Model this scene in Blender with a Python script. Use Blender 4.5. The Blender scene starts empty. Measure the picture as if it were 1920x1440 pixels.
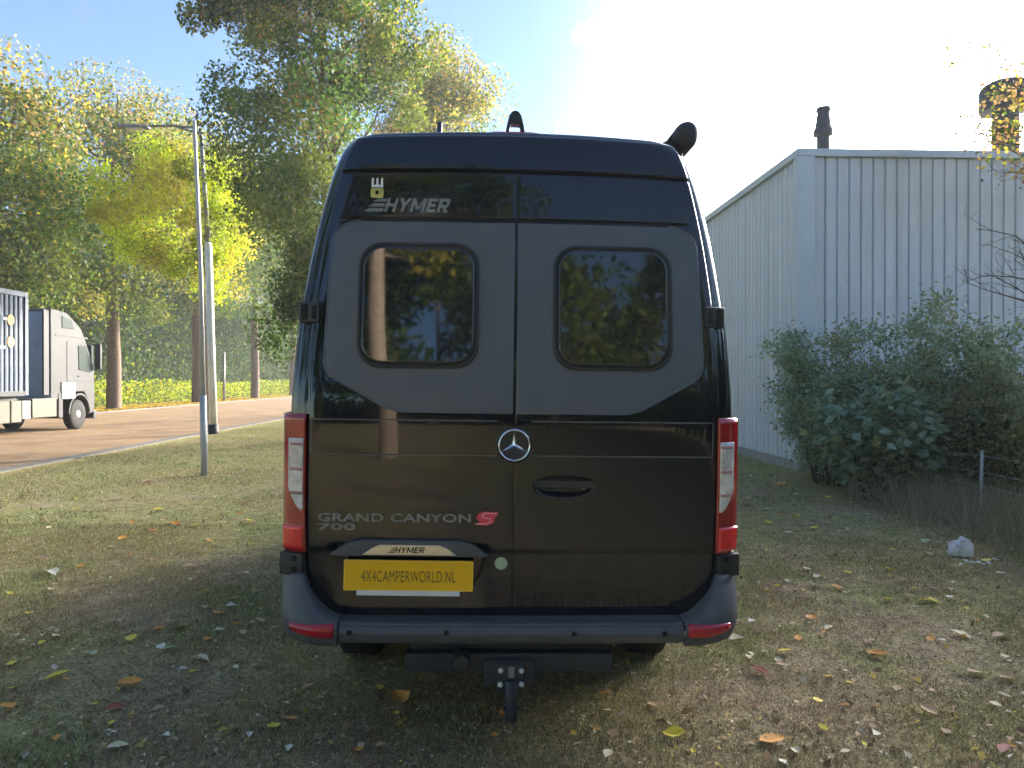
import bpy, math, random
import numpy as np
from mathutils import Vector, Matrix, Euler

R = math.radians
rng = np.random.default_rng(7)
random.seed(7)
S = bpy.context.scene
COL = S.collection

# ------------------------------------------------------------------ camera, sky, sun, exposure
PSI = 2.2                      # the camera looks this many degrees right of +Y (the direction of van, road and hall)
CAMZ = 1.65
cam_d = bpy.data.cameras.new('camera')
cam_d.sensor_width = 36.0
cam_d.lens = 1386 / 1920 * 36.0
cam_d.clip_end = 2000
cam = bpy.data.objects.new('camera', cam_d)
cam.location = (0, 0, CAMZ)
cam.rotation_euler = (R(90 - 0.25), 0, R(-PSI))
COL.objects.link(cam)
S.camera = cam

SUN_AZ, SUN_EL = 44.0, 16.2    # degrees right of +Y, degrees up
world = bpy.data.worlds.new('World')
S.world = world
world.use_nodes = True
wn = world.node_tree.nodes
wl = world.node_tree.links
bg = wn['Background']
sky = wn.new('ShaderNodeTexSky')
sky.sky_type = 'NISHITA'
sky.sun_disc = False
sky.sun_elevation = R(SUN_EL)
sky.sun_rotation = R(SUN_AZ)
sky.altitude = 0
sky.air_density = 1.0
sky.dust_density = 0.15
sky.ozone_density = 4.0
bg.inputs['Strength'].default_value = 0.061
# a few thin wisps of cloud, fixed in the sky
geo = wn.new('ShaderNodeNewGeometry')
wisps = None
for (dx, dy, dz, rad) in ((0.128, 0.90, 0.418, 0.028), (0.145, 0.93, 0.33, 0.035), (0.105, 0.95, 0.325, 0.02), (0.33, 0.88, 0.36, 0.04)):
    v = Vector((dx, dy, dz)).normalized()
    sub = wn.new('ShaderNodeVectorMath'); sub.operation = 'DISTANCE'
    sub.inputs[1].default_value = -v
    wl.new(geo.outputs['Incoming'], sub.inputs[0])
    mr = wn.new('ShaderNodeMapRange'); mr.inputs['From Min'].default_value = rad
    mr.inputs['From Max'].default_value = 0.0
    wl.new(sub.outputs['Value'], mr.inputs['Value'])
    if wisps is None:
        wisps = mr.outputs['Result']
    else:
        m = wn.new('ShaderNodeMath'); m.operation = 'MAXIMUM'
        wl.new(wisps, m.inputs[0]); wl.new(mr.outputs['Result'], m.inputs[1]); wisps = m.outputs[0]
cn = wn.new('ShaderNodeTexNoise'); cn.inputs['Scale'].default_value = 42; cn.inputs['Detail'].default_value = 5
cn.inputs['Distortion'].default_value = 0.6
wl.new(geo.outputs['Incoming'], cn.inputs['Vector'])
cr = wn.new('ShaderNodeMapRange'); cr.inputs['From Min'].default_value = 0.52; cr.inputs['From Max'].default_value = 0.95
wl.new(cn.outputs['Fac'], cr.inputs['Value'])
mm = wn.new('ShaderNodeMath'); mm.operation = 'MULTIPLY'; mm.use_clamp = True
wl.new(wisps, mm.inputs[0]); wl.new(cr.outputs['Result'], mm.inputs[1])
cmx = wn.new('ShaderNodeMixRGB'); cmx.inputs['Color2'].default_value = (9, 9, 9.2, 1)
wl.new(mm.outputs[0], cmx.inputs['Fac']); wl.new(sky.outputs['Color'], cmx.inputs['Color1'])
# aureole: strong glow added around the low sun, boosted to light the shaded lawn
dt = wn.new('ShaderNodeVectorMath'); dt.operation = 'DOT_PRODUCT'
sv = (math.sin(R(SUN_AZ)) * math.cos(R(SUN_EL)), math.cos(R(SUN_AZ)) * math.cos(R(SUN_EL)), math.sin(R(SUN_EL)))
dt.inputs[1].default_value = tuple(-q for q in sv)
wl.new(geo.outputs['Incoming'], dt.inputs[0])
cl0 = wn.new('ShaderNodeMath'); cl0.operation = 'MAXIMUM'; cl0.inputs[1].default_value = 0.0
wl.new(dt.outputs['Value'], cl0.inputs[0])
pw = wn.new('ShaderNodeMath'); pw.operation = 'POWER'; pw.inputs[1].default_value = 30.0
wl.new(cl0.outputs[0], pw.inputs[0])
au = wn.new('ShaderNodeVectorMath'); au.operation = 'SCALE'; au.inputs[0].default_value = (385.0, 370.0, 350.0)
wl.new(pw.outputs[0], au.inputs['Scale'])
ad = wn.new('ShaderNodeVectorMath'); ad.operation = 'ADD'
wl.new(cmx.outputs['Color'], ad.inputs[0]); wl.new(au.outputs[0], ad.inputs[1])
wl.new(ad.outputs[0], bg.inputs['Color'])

sun_d = bpy.data.lights.new('sun', 'SUN')
sun_d.energy = 2.0
sun_d.angle = R(0.5)
sun_d.color = (1.0, 0.86, 0.66)
sun = bpy.data.objects.new('sun', sun_d)
sdir = Vector((math.sin(R(SUN_AZ)) * math.cos(R(SUN_EL)), math.cos(R(SUN_AZ)) * math.cos(R(SUN_EL)), math.sin(R(SUN_EL))))
sun.rotation_euler = sdir.to_track_quat('Z', 'Y').to_euler()
sun.location = (20, 20, 30)
COL.objects.link(sun)

S.view_settings.view_transform = 'Standard'
S.view_settings.look = 'None'
S.view_settings.exposure = 2.3
S.view_settings.gamma = 1
S.view_settings.use_curve_mapping = False
S.render.engine = 'CYCLES'
S.cycles.use_denoising = True
S.cycles.max_bounces = 8
S.cycles.transparent_max_bounces = 8
S.cycles.volume_bounces = 0
HAZE = 0.0009


# ------------------------------------------------------------------ helpers
def P(px, py, d):
    """world point seen at photo pixel (px, py) at camera depth d"""
    xc = (px - 960) / 1386 * d
    c, s = math.cos(R(PSI)), math.sin(R(PSI))
    return Vector((xc * c + d * s, -xc * s + d * c, CAMZ + (714 - py) / 1386 * d))


def G(px, py):
    d = CAMZ * 1386 / (py - 714)
    p = P(px, py, d)
    p.z = 0
    return p


def mat(name, color=(0.5, 0.5, 0.5), rough=0.6, metal=0.0, coat=0.0, spec=0.5, vary=0.0, scale=8.0, bump=0.0, bscale=60.0,
        color2=None, attr=False, transl=0.0, emit=0.0):
    m = bpy.data.materials.new(name)
    m.use_nodes = True
    nt = m.node_tree
    b = nt.nodes['Principled BSDF']
    b.inputs['Roughness'].default_value = rough
    b.inputs['Metallic'].default_value = metal
    b.inputs['Coat Weight'].default_value = coat
    b.inputs['Coat Roughness'].default_value = 0.02
    b.inputs['Specular IOR Level'].default_value = spec
    col = (*color, 1)
    b.inputs['Base Color'].default_value = col
    tc = nt.nodes.new('ShaderNodeTexCoord')
    src = None
    if attr:
        a = nt.nodes.new('ShaderNodeAttribute'); a.attribute_name = 'Col'
        src = a.outputs['Color']
    if vary > 0 or color2:
        n = nt.nodes.new('ShaderNodeTexNoise')
        n.inputs['Scale'].default_value = scale; n.inputs['Detail'].default_value = 6; n.inputs['Roughness'].default_value = 0.65
        nt.links.new(tc.outputs['Object'], n.inputs['Vector'])
        if color2:
            rp = nt.nodes.new('ShaderNodeValToRGB')
            rp.color_ramp.elements[0].position = 0.35; rp.color_ramp.elements[1].position = 0.65
            rp.color_ramp.elements[0].color = col; rp.color_ramp.elements[1].color = (*color2, 1)
            nt.links.new(n.outputs['Fac'], rp.inputs['Fac'])
            src = rp.outputs['Color']
        else:
            mr_ = nt.nodes.new('ShaderNodeMapRange')
            mr_.inputs['From Min'].default_value = 0.3; mr_.inputs['From Max'].default_value = 0.7
            mr_.inputs['To Min'].default_value = 1 - vary; mr_.inputs['To Max'].default_value = 1 + vary
            nt.links.new(n.outputs['Fac'], mr_.inputs['Value'])
            mx = nt.nodes.new('ShaderNodeVectorMath'); mx.operation = 'SCALE'
            if src:
                nt.links.new(src, mx.inputs[0])
            else:
                mx.inputs[0].default_value = color
            nt.links.new(mr_.outputs['Result'], mx.inputs['Scale'])
            src = mx.outputs[0]
    if src:
        nt.links.new(src, b.inputs['Base Color'])
    if bump > 0:
        n2 = nt.nodes.new('ShaderNodeTexNoise'); n2.inputs['Scale'].default_value = bscale; n2.inputs['Detail'].default_value = 5
        nt.links.new(tc.outputs['Object'], n2.inputs['Vector'])
        bp = nt.nodes.new('ShaderNodeBump'); bp.inputs['Strength'].default_value = bump; bp.inputs['Distance'].default_value = 0.02
        nt.links.new(n2.outputs['Fac'], bp.inputs['Height'])
        nt.links.new(bp.outputs['Normal'], b.inputs['Normal'])
    if transl > 0:
        tr = nt.nodes.new('ShaderNodeBsdfTranslucent')
        mxs = nt.nodes.new('ShaderNodeMixShader'); mxs.inputs['Fac'].default_value = transl
        if src:
            nt.links.new(src, tr.inputs['Color'])
        else:
            tr.inputs['Color'].default_value = col
        out = nt.nodes['Material Output']
        nt.links.new(b.outputs['BSDF'], mxs.inputs[1]); nt.links.new(tr.outputs['BSDF'], mxs.inputs[2])
        nt.links.new(mxs.outputs['Shader'], out.inputs['Surface'])
    if emit > 0:
        b.inputs['Emission Color'].default_value = col
        b.inputs['Emission Strength'].default_value = emit
    return m


def tag(o, label=None, cat=None, group=None, kind=None):
    if label: o['label'] = label
    if cat: o['category'] = cat
    if group: o['group'] = group
    if kind: o['kind'] = kind
    return o


def empty(name, label, cat, loc=(0, 0, 0), rot=(0, 0, 0), group=None):
    o = bpy.data.objects.new(name, None)
    o.location = loc; o.rotation_euler = rot
    o.empty_display_size = 0.2
    COL.objects.link(o)
    return tag(o, label, cat, group)


def link(name, me, parent=None, loc=None, rot=None):
    o = bpy.data.objects.new(name, me)
    COL.objects.link(o)
    if parent is not None: o.parent = parent
    if loc is not None: o.location = loc
    if rot is not None: o.rotation_euler = rot
    return o


class MB:
    def __init__(s): s.v = []; s.f = []
    def add(s, vs, fs):
        n = len(s.v); s.v += [tuple(p) for p in vs]; s.f += [tuple(i + n for i in f) for f in fs]; return s
    def box(s, x0, x1, y0, y1, z0, z1):
        return s.add([(x0, y0, z0), (x1, y0, z0), (x1, y1, z0), (x0, y1, z0), (x0, y0, z1), (x1, y0, z1), (x1, y1, z1), (x0, y1, z1)],
                     [(0, 3, 2, 1), (4, 5, 6, 7), (0, 1, 5, 4), (1, 2, 6, 5), (2, 3, 7, 6), (3, 0, 4, 7)])
    def tube(s, pts, rad, n=8, cap=True):
        pts = [Vector(p) for p in pts]
        if not hasattr(rad, '__len__'): rad = [rad] * len(pts)
        rings = []; up = None
        for i, p in enumerate(pts):
            t = (pts[min(i + 1, len(pts) - 1)] - pts[max(i - 1, 0)]).normalized()
            if up is None:
                up = Vector((0, 0, 1)) if abs(t.z) < 0.9 else Vector((1, 0, 0))
            a = t.cross(up).normalized(); b = a.cross(t).normalized(); up = b
            rings.append([p + (a * math.cos(2 * math.pi * k / n) + b * math.sin(2 * math.pi * k / n)) * rad[i] for k in range(n)])
        vs = [q for r in rings for q in r]; fs = []
        for i in range(len(pts) - 1):
            for k in range(n):
                fs.append((i * n + k, i * n + (k + 1) % n, (i + 1) * n + (k + 1) % n, (i + 1) * n + k))
        if cap:
            fs.append(tuple(range(n - 1, -1, -1))); fs.append(tuple((len(pts) - 1) * n + k for k in range(n)))
        return s.add(vs, fs)
    def lathe(s, prof, n=20, axis='z', c=(0, 0, 0)):
        vs = []; fs = []
        for (r, h) in prof:
            for k in range(n):
                a = 2 * math.pi * k / n
                if axis == 'z': q = (c[0] + r * math.cos(a), c[1] + r * math.sin(a), c[2] + h)
                elif axis == 'y': q = (c[0] + r * math.cos(a), c[1] + h, c[2] + r * math.sin(a))
                else: q = (c[0] + h, c[1] + r * math.cos(a), c[2] + r * math.sin(a))
                vs.append(q)
        for i in range(len(prof) - 1):
            for k in range(n):
                fs.append((i * n + k, i * n + (k + 1) % n, (i + 1) * n + (k + 1) % n, (i + 1) * n + k))
        fs.append(tuple(range(n - 1, -1, -1))); fs.append(tuple((len(prof) - 1) * n + k for k in range(n)))
        return s.add(vs, fs)
    def prism(s, out, y0, y1, axis='y'):
        """outline in (a, b) extruded; axis y: a=x b=z ; axis x: a=y b=z ; axis z: a=x b=y"""
        n = len(out)
        def q(a, b, h): return {'y': (a, h, b), 'x': (h, a, b), 'z': (a, b, h)}[axis]
        vs = [q(a, b, y0) for a, b in out] + [q(a, b, y1) for a, b in out]
        fs = [tuple(range(n)), tuple(range(2 * n - 1, n - 1, -1))] + [(i, (i + 1) % n + 0, (i + 1) % n + n, i + n) for i in range(n)]
        return s.add(vs, fs)
    def mesh(s, name, m, smooth=False):
        me = bpy.data.meshes.new(name)
        me.from_pydata(s.v, [], s.f)
        import bmesh
        bm = bmesh.new(); bm.from_mesh(me); bmesh.ops.recalc_face_normals(bm, faces=bm.faces); bm.to_mesh(me); bm.free()
        if m: me.materials.append(m)
        if smooth: me.polygons.foreach_set('use_smooth', [True] * len(me.polygons))
        me.update()
        return me
    def build(s, name, m, parent=None, loc=None, rot=None, smooth=False, bevel=0.0, seg=2, angle=None):
        o = link(name, s.mesh(name, m, smooth or bevel > 0), parent, loc, rot)
        if bevel > 0:
            b = o.modifiers.new('bevel', 'BEVEL'); b.width = bevel; b.segments = seg; b.limit_method = 'ANGLE'; b.angle_limit = R(35)
            b.harden_normals = False
            w = o.modifiers.new('wn', 'WEIGHTED_NORMAL'); w.keep_sharp = True
        return o


def text(name, body, size, m, parent, loc, rot=(R(90), 0, 0), ext=0.001, shear=0.0, sx=1.0, off=0.0, space=1.0, align='LEFT'):
    cu = bpy.data.curves.new(name, 'FONT')
    cu.body = body; cu.size = size; cu.extrude = ext; cu.shear = shear; cu.offset = off; cu.space_character = space
    cu.align_x = align; cu.align_y = 'BOTTOM_BASELINE'; cu.resolution_u = 4
    tmp = bpy.data.objects.new('tmp', cu); COL.objects.link(tmp)
    dg = bpy.context.evaluated_depsgraph_get()
    me = bpy.data.meshes.new_from_object(tmp.evaluated_get(dg))
    bpy.data.objects.remove(tmp)
    me.materials.clear(); me.materials.append(m)
    o = link(name, me, parent, loc, rot)
    o.scale = (sx, 1, 1)
    return o


def pchip(pts):
    xs = np.array([p[0] for p in pts], float); ys = np.array([p[1] for p in pts], float)
    h = np.diff(xs); d = np.diff(ys) / h
    m = np.zeros(len(xs)); m[0] = d[0]; m[-1] = d[-1]
    for i in range(1, len(xs) - 1):
        if d[i - 1] * d[i] > 0:
            w1 = 2 * h[i] + h[i - 1]; w2 = h[i] + 2 * h[i - 1]
            m[i] = (w1 + w2) / (w1 / d[i - 1] + w2 / d[i])
    def f(x):
        x = np.clip(x, xs[0], xs[-1]); i = np.clip(np.searchsorted(xs, x) - 1, 0, len(xs) - 2)
        t = (x - xs[i]) / h[i]
        return ((2 * t**3 - 3 * t**2 + 1) * ys[i] + (t**3 - 2 * t**2 + t) * h[i] * m[i] + (-2 * t**3 + 3 * t**2) * ys[i + 1] + (t**3 - t**2) * h[i] * m[i + 1])
    return f


def vnoise(x, y, seed=0):
    """smooth value noise, vectorised"""
    def hsh(i, j):
        n = (i * 374761393 + j * 668265263 + seed * 974634777) & 0xffffffff
        n = ((n ^ (n >> 13)) * 1274126177) & 0xffffffff
        return ((n ^ (n >> 16)) & 0xffff) / 65535.0
    xi = np.floor(x).astype(np.int64); yi = np.floor(y).astype(np.int64)
    u = x - xi; v = y - yi; u = u * u * (3 - 2 * u); v = v * v * (3 - 2 * v)
    return (hsh(xi, yi) * (1 - u) + hsh(xi + 1, yi) * u) * (1 - v) + (hsh(xi, yi + 1) * (1 - u) + hsh(xi + 1, yi + 1) * u) * v


def fbm(x, y, seed=0, o=4):
    r = 0; a = 0.5; t = 0
    for k in range(o):
        r = r + a * vnoise(x * 2**k, y * 2**k, seed + k); t += a; a *= 0.55
    return r / t


def np_mesh(name, V, F, m, colors=None, smooth=False):
    """V (n,3), F (k,c) constant corner count, colors (k,3) one per face"""
    me = bpy.data.meshes.new(name)
    k, c = F.shape
    me.vertices.add(len(V)); me.vertices.foreach_set('co', V.astype(np.float32).ravel())
    me.loops.add(k * c); me.loops.foreach_set('vertex_index', F.astype(np.int32).ravel())
    me.polygons.add(k); me.polygons.foreach_set('loop_start', (np.arange(k) * c).astype(np.int32))
    me.polygons.foreach_set('loop_total', np.full(k, c, np.int32))
    if smooth: me.polygons.foreach_set('use_smooth', np.ones(k, bool))
    me.update(calc_edges=True)
    if colors is not None:
        ca = me.color_attributes.new('Col', 'FLOAT_COLOR', 'CORNER')
        cc = np.ones((k, c, 4), np.float32); cc[:, :, :3] = colors[:, None, :]
        ca.data.foreach_set('color', cc.ravel())
    me.materials.append(m)
    return me


def leaf_mesh(name, pts, size, colors, m, flat=0.0, drop=0.3):
    """one diamond leaf per point; size scalar or array; flat pulls the normals towards up"""
    n = len(pts)
    size = np.broadcast_to(size, (n,)) * rng.uniform(0.7, 1.3, n)
    nv = rng.normal(size=(n, 3)); nv[:, 2] = np.abs(nv[:, 2]) + flat
    nv /= np.linalg.norm(nv, axis=1)[:, None]
    a = np.cross(nv, rng.normal(size=(n, 3))); a /= np.linalg.norm(a, axis=1)[:, None] + 1e-9
    a[:, 2] -= drop; a -= nv * np.sum(a * nv, axis=1)[:, None]; a /= np.linalg.norm(a, axis=1)[:, None] + 1e-9
    b = np.cross(nv, a)
    s = size[:, None]
    V = np.empty((n, 4, 3))
    V[:, 0] = pts - a * s * 0.5
    V[:, 1] = pts - a * s * 0.05 + b * s * 0.36 + nv * s * 0.06
    V[:, 2] = pts + a * s * 0.55
    V[:, 3] = pts - a * s * 0.05 - b * s * 0.36 + nv * s * 0.06
    F = np.arange(4 * n).reshape(n, 4)
    return np_mesh(name, V.reshape(-1, 3), F, m, colors)


def pick(cols, w, n):
    cols = np.array(cols, float); w = np.array(w, float); w /= w.sum()
    c = cols[rng.choice(len(cols), n, p=w)]
    return c * rng.uniform(0.7, 1.3, (n, 1))


# ------------------------------------------------------------------ materials
M = {}
M['paint'] = mat('gloss_black_paint', (0.003, 0.005, 0.011), 0.12, coat=1.0, spec=0.2, vary=0.25, scale=3)
M['paint'].node_tree.nodes['Principled BSDF'].inputs['Coat Weight'].default_value = 0.85
M['paint'].node_tree.nodes['Principled BSDF'].inputs['Coat IOR'].default_value = 1.5
M['film'] = mat('matt_black_film', (0.080, 0.093, 0.118), 0.42, spec=0.8, vary=0.1, scale=2)
M['glass'] = mat('tinted_acrylic', (0.010, 0.013, 0.017), 0.03, spec=0.7, coat=0.35, vary=0.05)
M['plastic'] = mat('black_plastic', (0.022, 0.023, 0.026), 0.45, vary=0.15, scale=30, bump=0.05, bscale=400)
M['bumper'] = mat('grey_bumper_plastic', (0.075, 0.08, 0.09), 0.42, vary=0.12, scale=9, bump=0.05, bscale=500)
M['rubber'] = mat('rubber', (0.015, 0.015, 0.015), 0.8, vary=0.2, scale=20)
M['seam'] = mat('dark_seam', (0.004, 0.004, 0.004), 0.8, vary=0.1)
M['chrome'] = mat('chrome', (0.75, 0.76, 0.78), 0.12, metal=1.0, vary=0.05)
M['satin'] = mat('satin_metal', (0.62, 0.61, 0.58), 0.28, metal=1.0, vary=0.08)
M['bolt'] = mat('zinc_bolt', (0.75, 0.76, 0.78), 0.35, metal=0.6, vary=0.1, scale=40)
M['red'] = mat('red_lens', (0.33, 0.006, 0.008), 0.10, coat=1.0, vary=0.2, scale=25)
M['redbright'] = mat('bright_red_lens', (0.80, 0.008, 0.015), 0.12, coat=1.0, vary=0.25, scale=60)
M['clear'] = mat('clear_lens', (0.62, 0.58, 0.56), 0.08, coat=1.0, vary=0.4, scale=16)
M['lensrib'] = mat('lens_rib', (0.42, 0.22, 0.20), 0.2, coat=0.5, vary=0.2, scale=30)
M['reflector'] = mat('red_reflector', (0.42, 0.004, 0.02), 0.2, coat=0.5, vary=0.1, scale=40)
M['yellow'] = mat('number_plate_yellow', (0.90, 0.50, 0.0), 0.4, vary=0.04, scale=30)
M['print'] = mat('plate_print', (0.20, 0.11, 0.01), 0.5, vary=0.1)
M['decal'] = mat('grey_decal', (0.20, 0.20, 0.19), 0.4, vary=0.1)
M['decal_dark'] = mat('dark_grey_decal', (0.20, 0.20, 0.19), 0.4, vary=0.1)
M['pin'] = mat('pinstripe_grey', (0.10, 0.10, 0.10), 0.4, vary=0.1)
M['white'] = mat('white_sticker', (0.75, 0.75, 0.73), 0.5, vary=0.05)
M['green_sticker'] = mat('pale_green_sticker', (0.42, 0.50, 0.30), 0.5, vary=0.08)
M['gold'] = mat('gold_sticker', (0.55, 0.48, 0.12), 0.5, vary=0.1)
M['pink'] = mat('red_badge', (0.75, 0.06, 0.09), 0.4, vary=0.08)
M['hitch'] = mat('blue_black_steel', (0.018, 0.024, 0.034), 0.42, spec=0.5, vary=0.25, scale=14)
M['zinc'] = mat('galvanised_steel', (0.24, 0.245, 0.25), 0.55, metal=0.4, vary=0.15, scale=6)
M['postgrey'] = mat('lamp_post_grey', (0.42, 0.42, 0.42), 0.5, metal=0.2, vary=0.15, scale=5)
M['whitepost'] = mat('pale_post', (0.78, 0.77, 0.72), 0.5, vary=0.12, scale=3)
M['bark'] = mat('bark', (0.13, 0.085, 0.055), 0.9, vary=0.45, scale=9, bump=0.8, bscale=22)
M['bark2'] = mat('pale_bark', (0.36, 0.27, 0.19), 0.9, vary=0.4, scale=9, bump=0.8, bscale=22)
M['twig'] = mat('twig', (0.12, 0.09, 0.07), 0.9, vary=0.3)
M['leaf'] = mat('tree_leaves', attr=True, rough=0.6, spec=0.3, transl=0.5)
M['shrubleaf'] = mat('shrub_leaves', attr=True, rough=0.42, spec=0.5, transl=0.5)
M['blade'] = mat('grass_blades', attr=True, rough=0.7, spec=0.2, transl=0.3)
M['panelmetal'] = mat('profiled_sheet', (0.60, 0.635, 0.69), 0.45, metal=0.05, spec=0.5, vary=0.08, scale=1.3, bump=0.02, bscale=3)
M['backmetal'] = mat('wall_backing', (0.60, 0.63, 0.68), 0.6, vary=0.1, scale=2)
M['trim'] = mat('roof_trim', (0.52, 0.57, 0.62), 0.4, metal=0.15, vary=0.06, scale=2)
M['concrete'] = mat('concrete', (0.30, 0.29, 0.27), 0.9, vary=0.2, scale=6, bump=0.4, bscale=40)
M['duct'] = mat('dark_duct', (0.055, 0.057, 0.065), 0.5, metal=0.3, vary=0.15, scale=4)
M['kerb'] = mat('kerb_concrete', (0.15, 0.14, 0.13), 0.9, vary=0.25, scale=5, bump=0.4, bscale=50)
M['bag'] = mat('white_plastic_bag', (0.90, 0.90, 0.90), 0.35, transl=0.3, vary=0.1, scale=20)
M['paper'] = mat('paper_scrap', (0.75, 0.77, 0.76), 0.6, vary=0.1, scale=30)
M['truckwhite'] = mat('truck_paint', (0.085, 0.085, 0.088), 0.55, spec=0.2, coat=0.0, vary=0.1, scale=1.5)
M['skirt'] = mat('truck_skirt', (0.17, 0.16, 0.13), 0.6, spec=0.2, vary=0.08, scale=2)
M['truckdark'] = mat('truck_chassis', (0.03, 0.032, 0.036), 0.6, vary=0.2, scale=4)
M['cabback'] = mat('cab_back_grey', (0.22, 0.30, 0.39), 0.5, vary=0.12, scale=3)
M['cont'] = mat('container_blue', (0.045, 0.07, 0.12), 0.6, spec=0.2, color2=(0.09, 0.125, 0.17), scale=1.6)
M['contdark'] = mat('container_frame', (0.10, 0.12, 0.17), 0.5, vary=0.2, scale=3)
M['orange'] = mat('orange_placard', (0.80, 0.33, 0.03), 0.5, vary=0.08)
M['truckglass'] = mat('truck_glass', (0.03, 0.045, 0.04), 0.3, spec=0.08, vary=0.1)
M['rim'] = mat('wheel_rim', (0.30, 0.30, 0.30), 0.4, metal=0.7, vary=0.2, scale=12)
M['wire'] = mat('fence_wire', (0.45, 0.46, 0.44), 0.5, metal=0.3, vary=0.2, scale=20)
M['soil'] = mat('soil', (0.10, 0.075, 0.05), 0.95, vary=0.3, scale=12, bump=0.6, bscale=60)


def streaks(m):
    """rain streaks down the cladding, and grime near the foot of the wall"""
    nt = m.node_tree; b = nt.nodes['Principled BSDF']
    geo_ = nt.nodes.new('ShaderNodeNewGeometry')
    mp = nt.nodes.new('ShaderNodeMapping'); mp.inputs['Scale'].default_value = (5.5, 5.5, 0.22)
    nt.links.new(geo_.outputs['Position'], mp.inputs['Vector'])
    n = nt.nodes.new('ShaderNodeTexNoise'); n.inputs['Scale'].default_value = 1.0; n.inputs['Detail'].default_value = 6
    nt.links.new(mp.outputs['Vector'], n.inputs['Vector'])
    r = nt.nodes.new('ShaderNodeMapRange'); r.inputs['From Min'].default_value = 0.42; r.inputs['From Max'].default_value = 0.72
    r.inputs['To Min'].default_value = 0.0; r.inputs['To Max'].default_value = 0.30
    nt.links.new(n.outputs['Fac'], r.inputs['Value'])
    mx = nt.nodes.new('ShaderNodeMixRGB'); mx.inputs['Color2'].default_value = (0.30, 0.295, 0.26, 1)
    old = b.inputs['Base Color'].links[0].from_socket
    nt.links.new(r.outputs['Result'], mx.inputs['Fac']); nt.links.new(old, mx.inputs['Color1'])
    nt.links.new(mx.outputs['Color'], b.inputs['Base Color'])


streaks(M['panelmetal'])


def ground_mat():
    m = mat('lawn_ground', attr=True, rough=0.95, spec=0.1)
    nt = m.node_tree; b = nt.nodes['Principled BSDF']
    at = [n for n in nt.nodes if n.type == 'ATTRIBUTE'][0]
    tc = [n for n in nt.nodes if n.type == 'TEX_COORD'][0]
    last = at.outputs['Color']
    for sc, lo, hi in ((7, 0.75, 1.3), (38, 0.6, 1.45), (160, 0.55, 1.5)):
        n = nt.nodes.new('ShaderNodeTexNoise'); n.inputs['Scale'].default_value = sc; n.inputs['Detail'].default_value = 4
        nt.links.new(tc.outputs['Object'], n.inputs['Vector'])
        r = nt.nodes.new('ShaderNodeMapRange'); r.inputs['From Min'].default_value = 0.3; r.inputs['From Max'].default_value = 0.7
        r.inputs['To Min'].default_value = lo; r.inputs['To Max'].default_value = hi
        nt.links.new(n.outputs['Fac'], r.inputs['Value'])
        s = nt.nodes.new('ShaderNodeVectorMath'); s.operation = 'SCALE'
        nt.links.new(last, s.inputs[0]); nt.links.new(r.outputs['Result'], s.inputs['Scale']); last = s.outputs[0]
    nt.links.new(last, b.inputs['Base Color'])
    n = nt.nodes.new('ShaderNodeTexNoise'); n.inputs['Scale'].default_value = 70; n.inputs['Detail'].default_value = 6
    nt.links.new(tc.outputs['Object'], n.inputs['Vector'])
    bp = nt.nodes.new('ShaderNodeBump'); bp.inputs['Strength'].default_value = 0.9; bp.inputs['Distance'].default_value = 0.03
    nt.links.new(n.outputs['Fac'], bp.inputs['Height']); nt.links.new(bp.outputs['Normal'], b.inputs['Normal'])
    return m


def road_mat():
    m = mat('brick_paving', (0.4, 0.25, 0.16), 0.85, spec=0.25)
    nt = m.node_tree; b = nt.nodes['Principled BSDF']
    tc = [n for n in nt.nodes if n.type == 'TEX_COORD'][0]
    br = nt.nodes.new('ShaderNodeTexBrick')
    br.inputs['Scale'].default_value = 1.0; br.inputs['Brick Width'].default_value = 0.21; br.inputs['Row Height'].default_value = 0.105
    br.inputs['Mortar Size'].default_value = 0.006; br.inputs['Mortar Smooth'].default_value = 0.2
    br.inputs['Color1'].default_value = (0.32, 0.215, 0.120, 1); br.inputs['Color2'].default_value = (0.255, 0.15, 0.085, 1)
    br.inputs['Mortar'].default_value = (0.17, 0.14, 0.11, 1); br.inputs['Bias'].default_value = -0.2
    nt.links.new(tc.outputs['Object'], br.inputs['Vector'])
    n = nt.nodes.new('ShaderNodeTexNoise'); n.inputs['Scale'].default_value = 0.7; n.inputs['Detail'].default_value = 8
    nt.links.new(tc.outputs['Object'], n.inputs['Vector'])
    r = nt.nodes.new('ShaderNodeMapRange'); r.inputs['From Min'].default_value = 0.3; r.inputs['From Max'].default_value = 0.7
    r.inputs['To Min'].default_value = 0.75; r.inputs['To Max'].default_value = 1.2
    nt.links.new(n.outputs['Fac'], r.inputs['Value'])
    s = nt.nodes.new('ShaderNodeVectorMath'); s.operation = 'SCALE'
    nt.links.new(br.outputs['Color'], s.inputs[0]); nt.links.new(r.outputs['Result'], s.inputs['Scale'])
    nt.links.new(s.outputs[0], b.inputs['Base Color'])
    bp = nt.nodes.new('ShaderNodeBump'); bp.inputs['Strength'].default_value = 0.5; bp.inputs['Distance'].default_value = 0.01
    bp.invert = True
    nt.links.new(br.outputs['Fac'], bp.inputs['Height']); nt.links.new(bp.outputs['Normal'], b.inputs['Normal'])
    return m


# ------------------------------------------------------------------ ground, road, kerbs
ROAD0, ROAD1 = -8.75, -19.5
GREEN = np.array((0.330, 0.290, 0.120)); BROWN = np.array((0.375, 0.290, 0.175)); LUSH = np.array((0.29, 0.30, 0.11)); STRAW = np.array((0.62, 0.51, 0.33))
LITTER = np.array((0.36, 0.25, 0.06))


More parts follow.
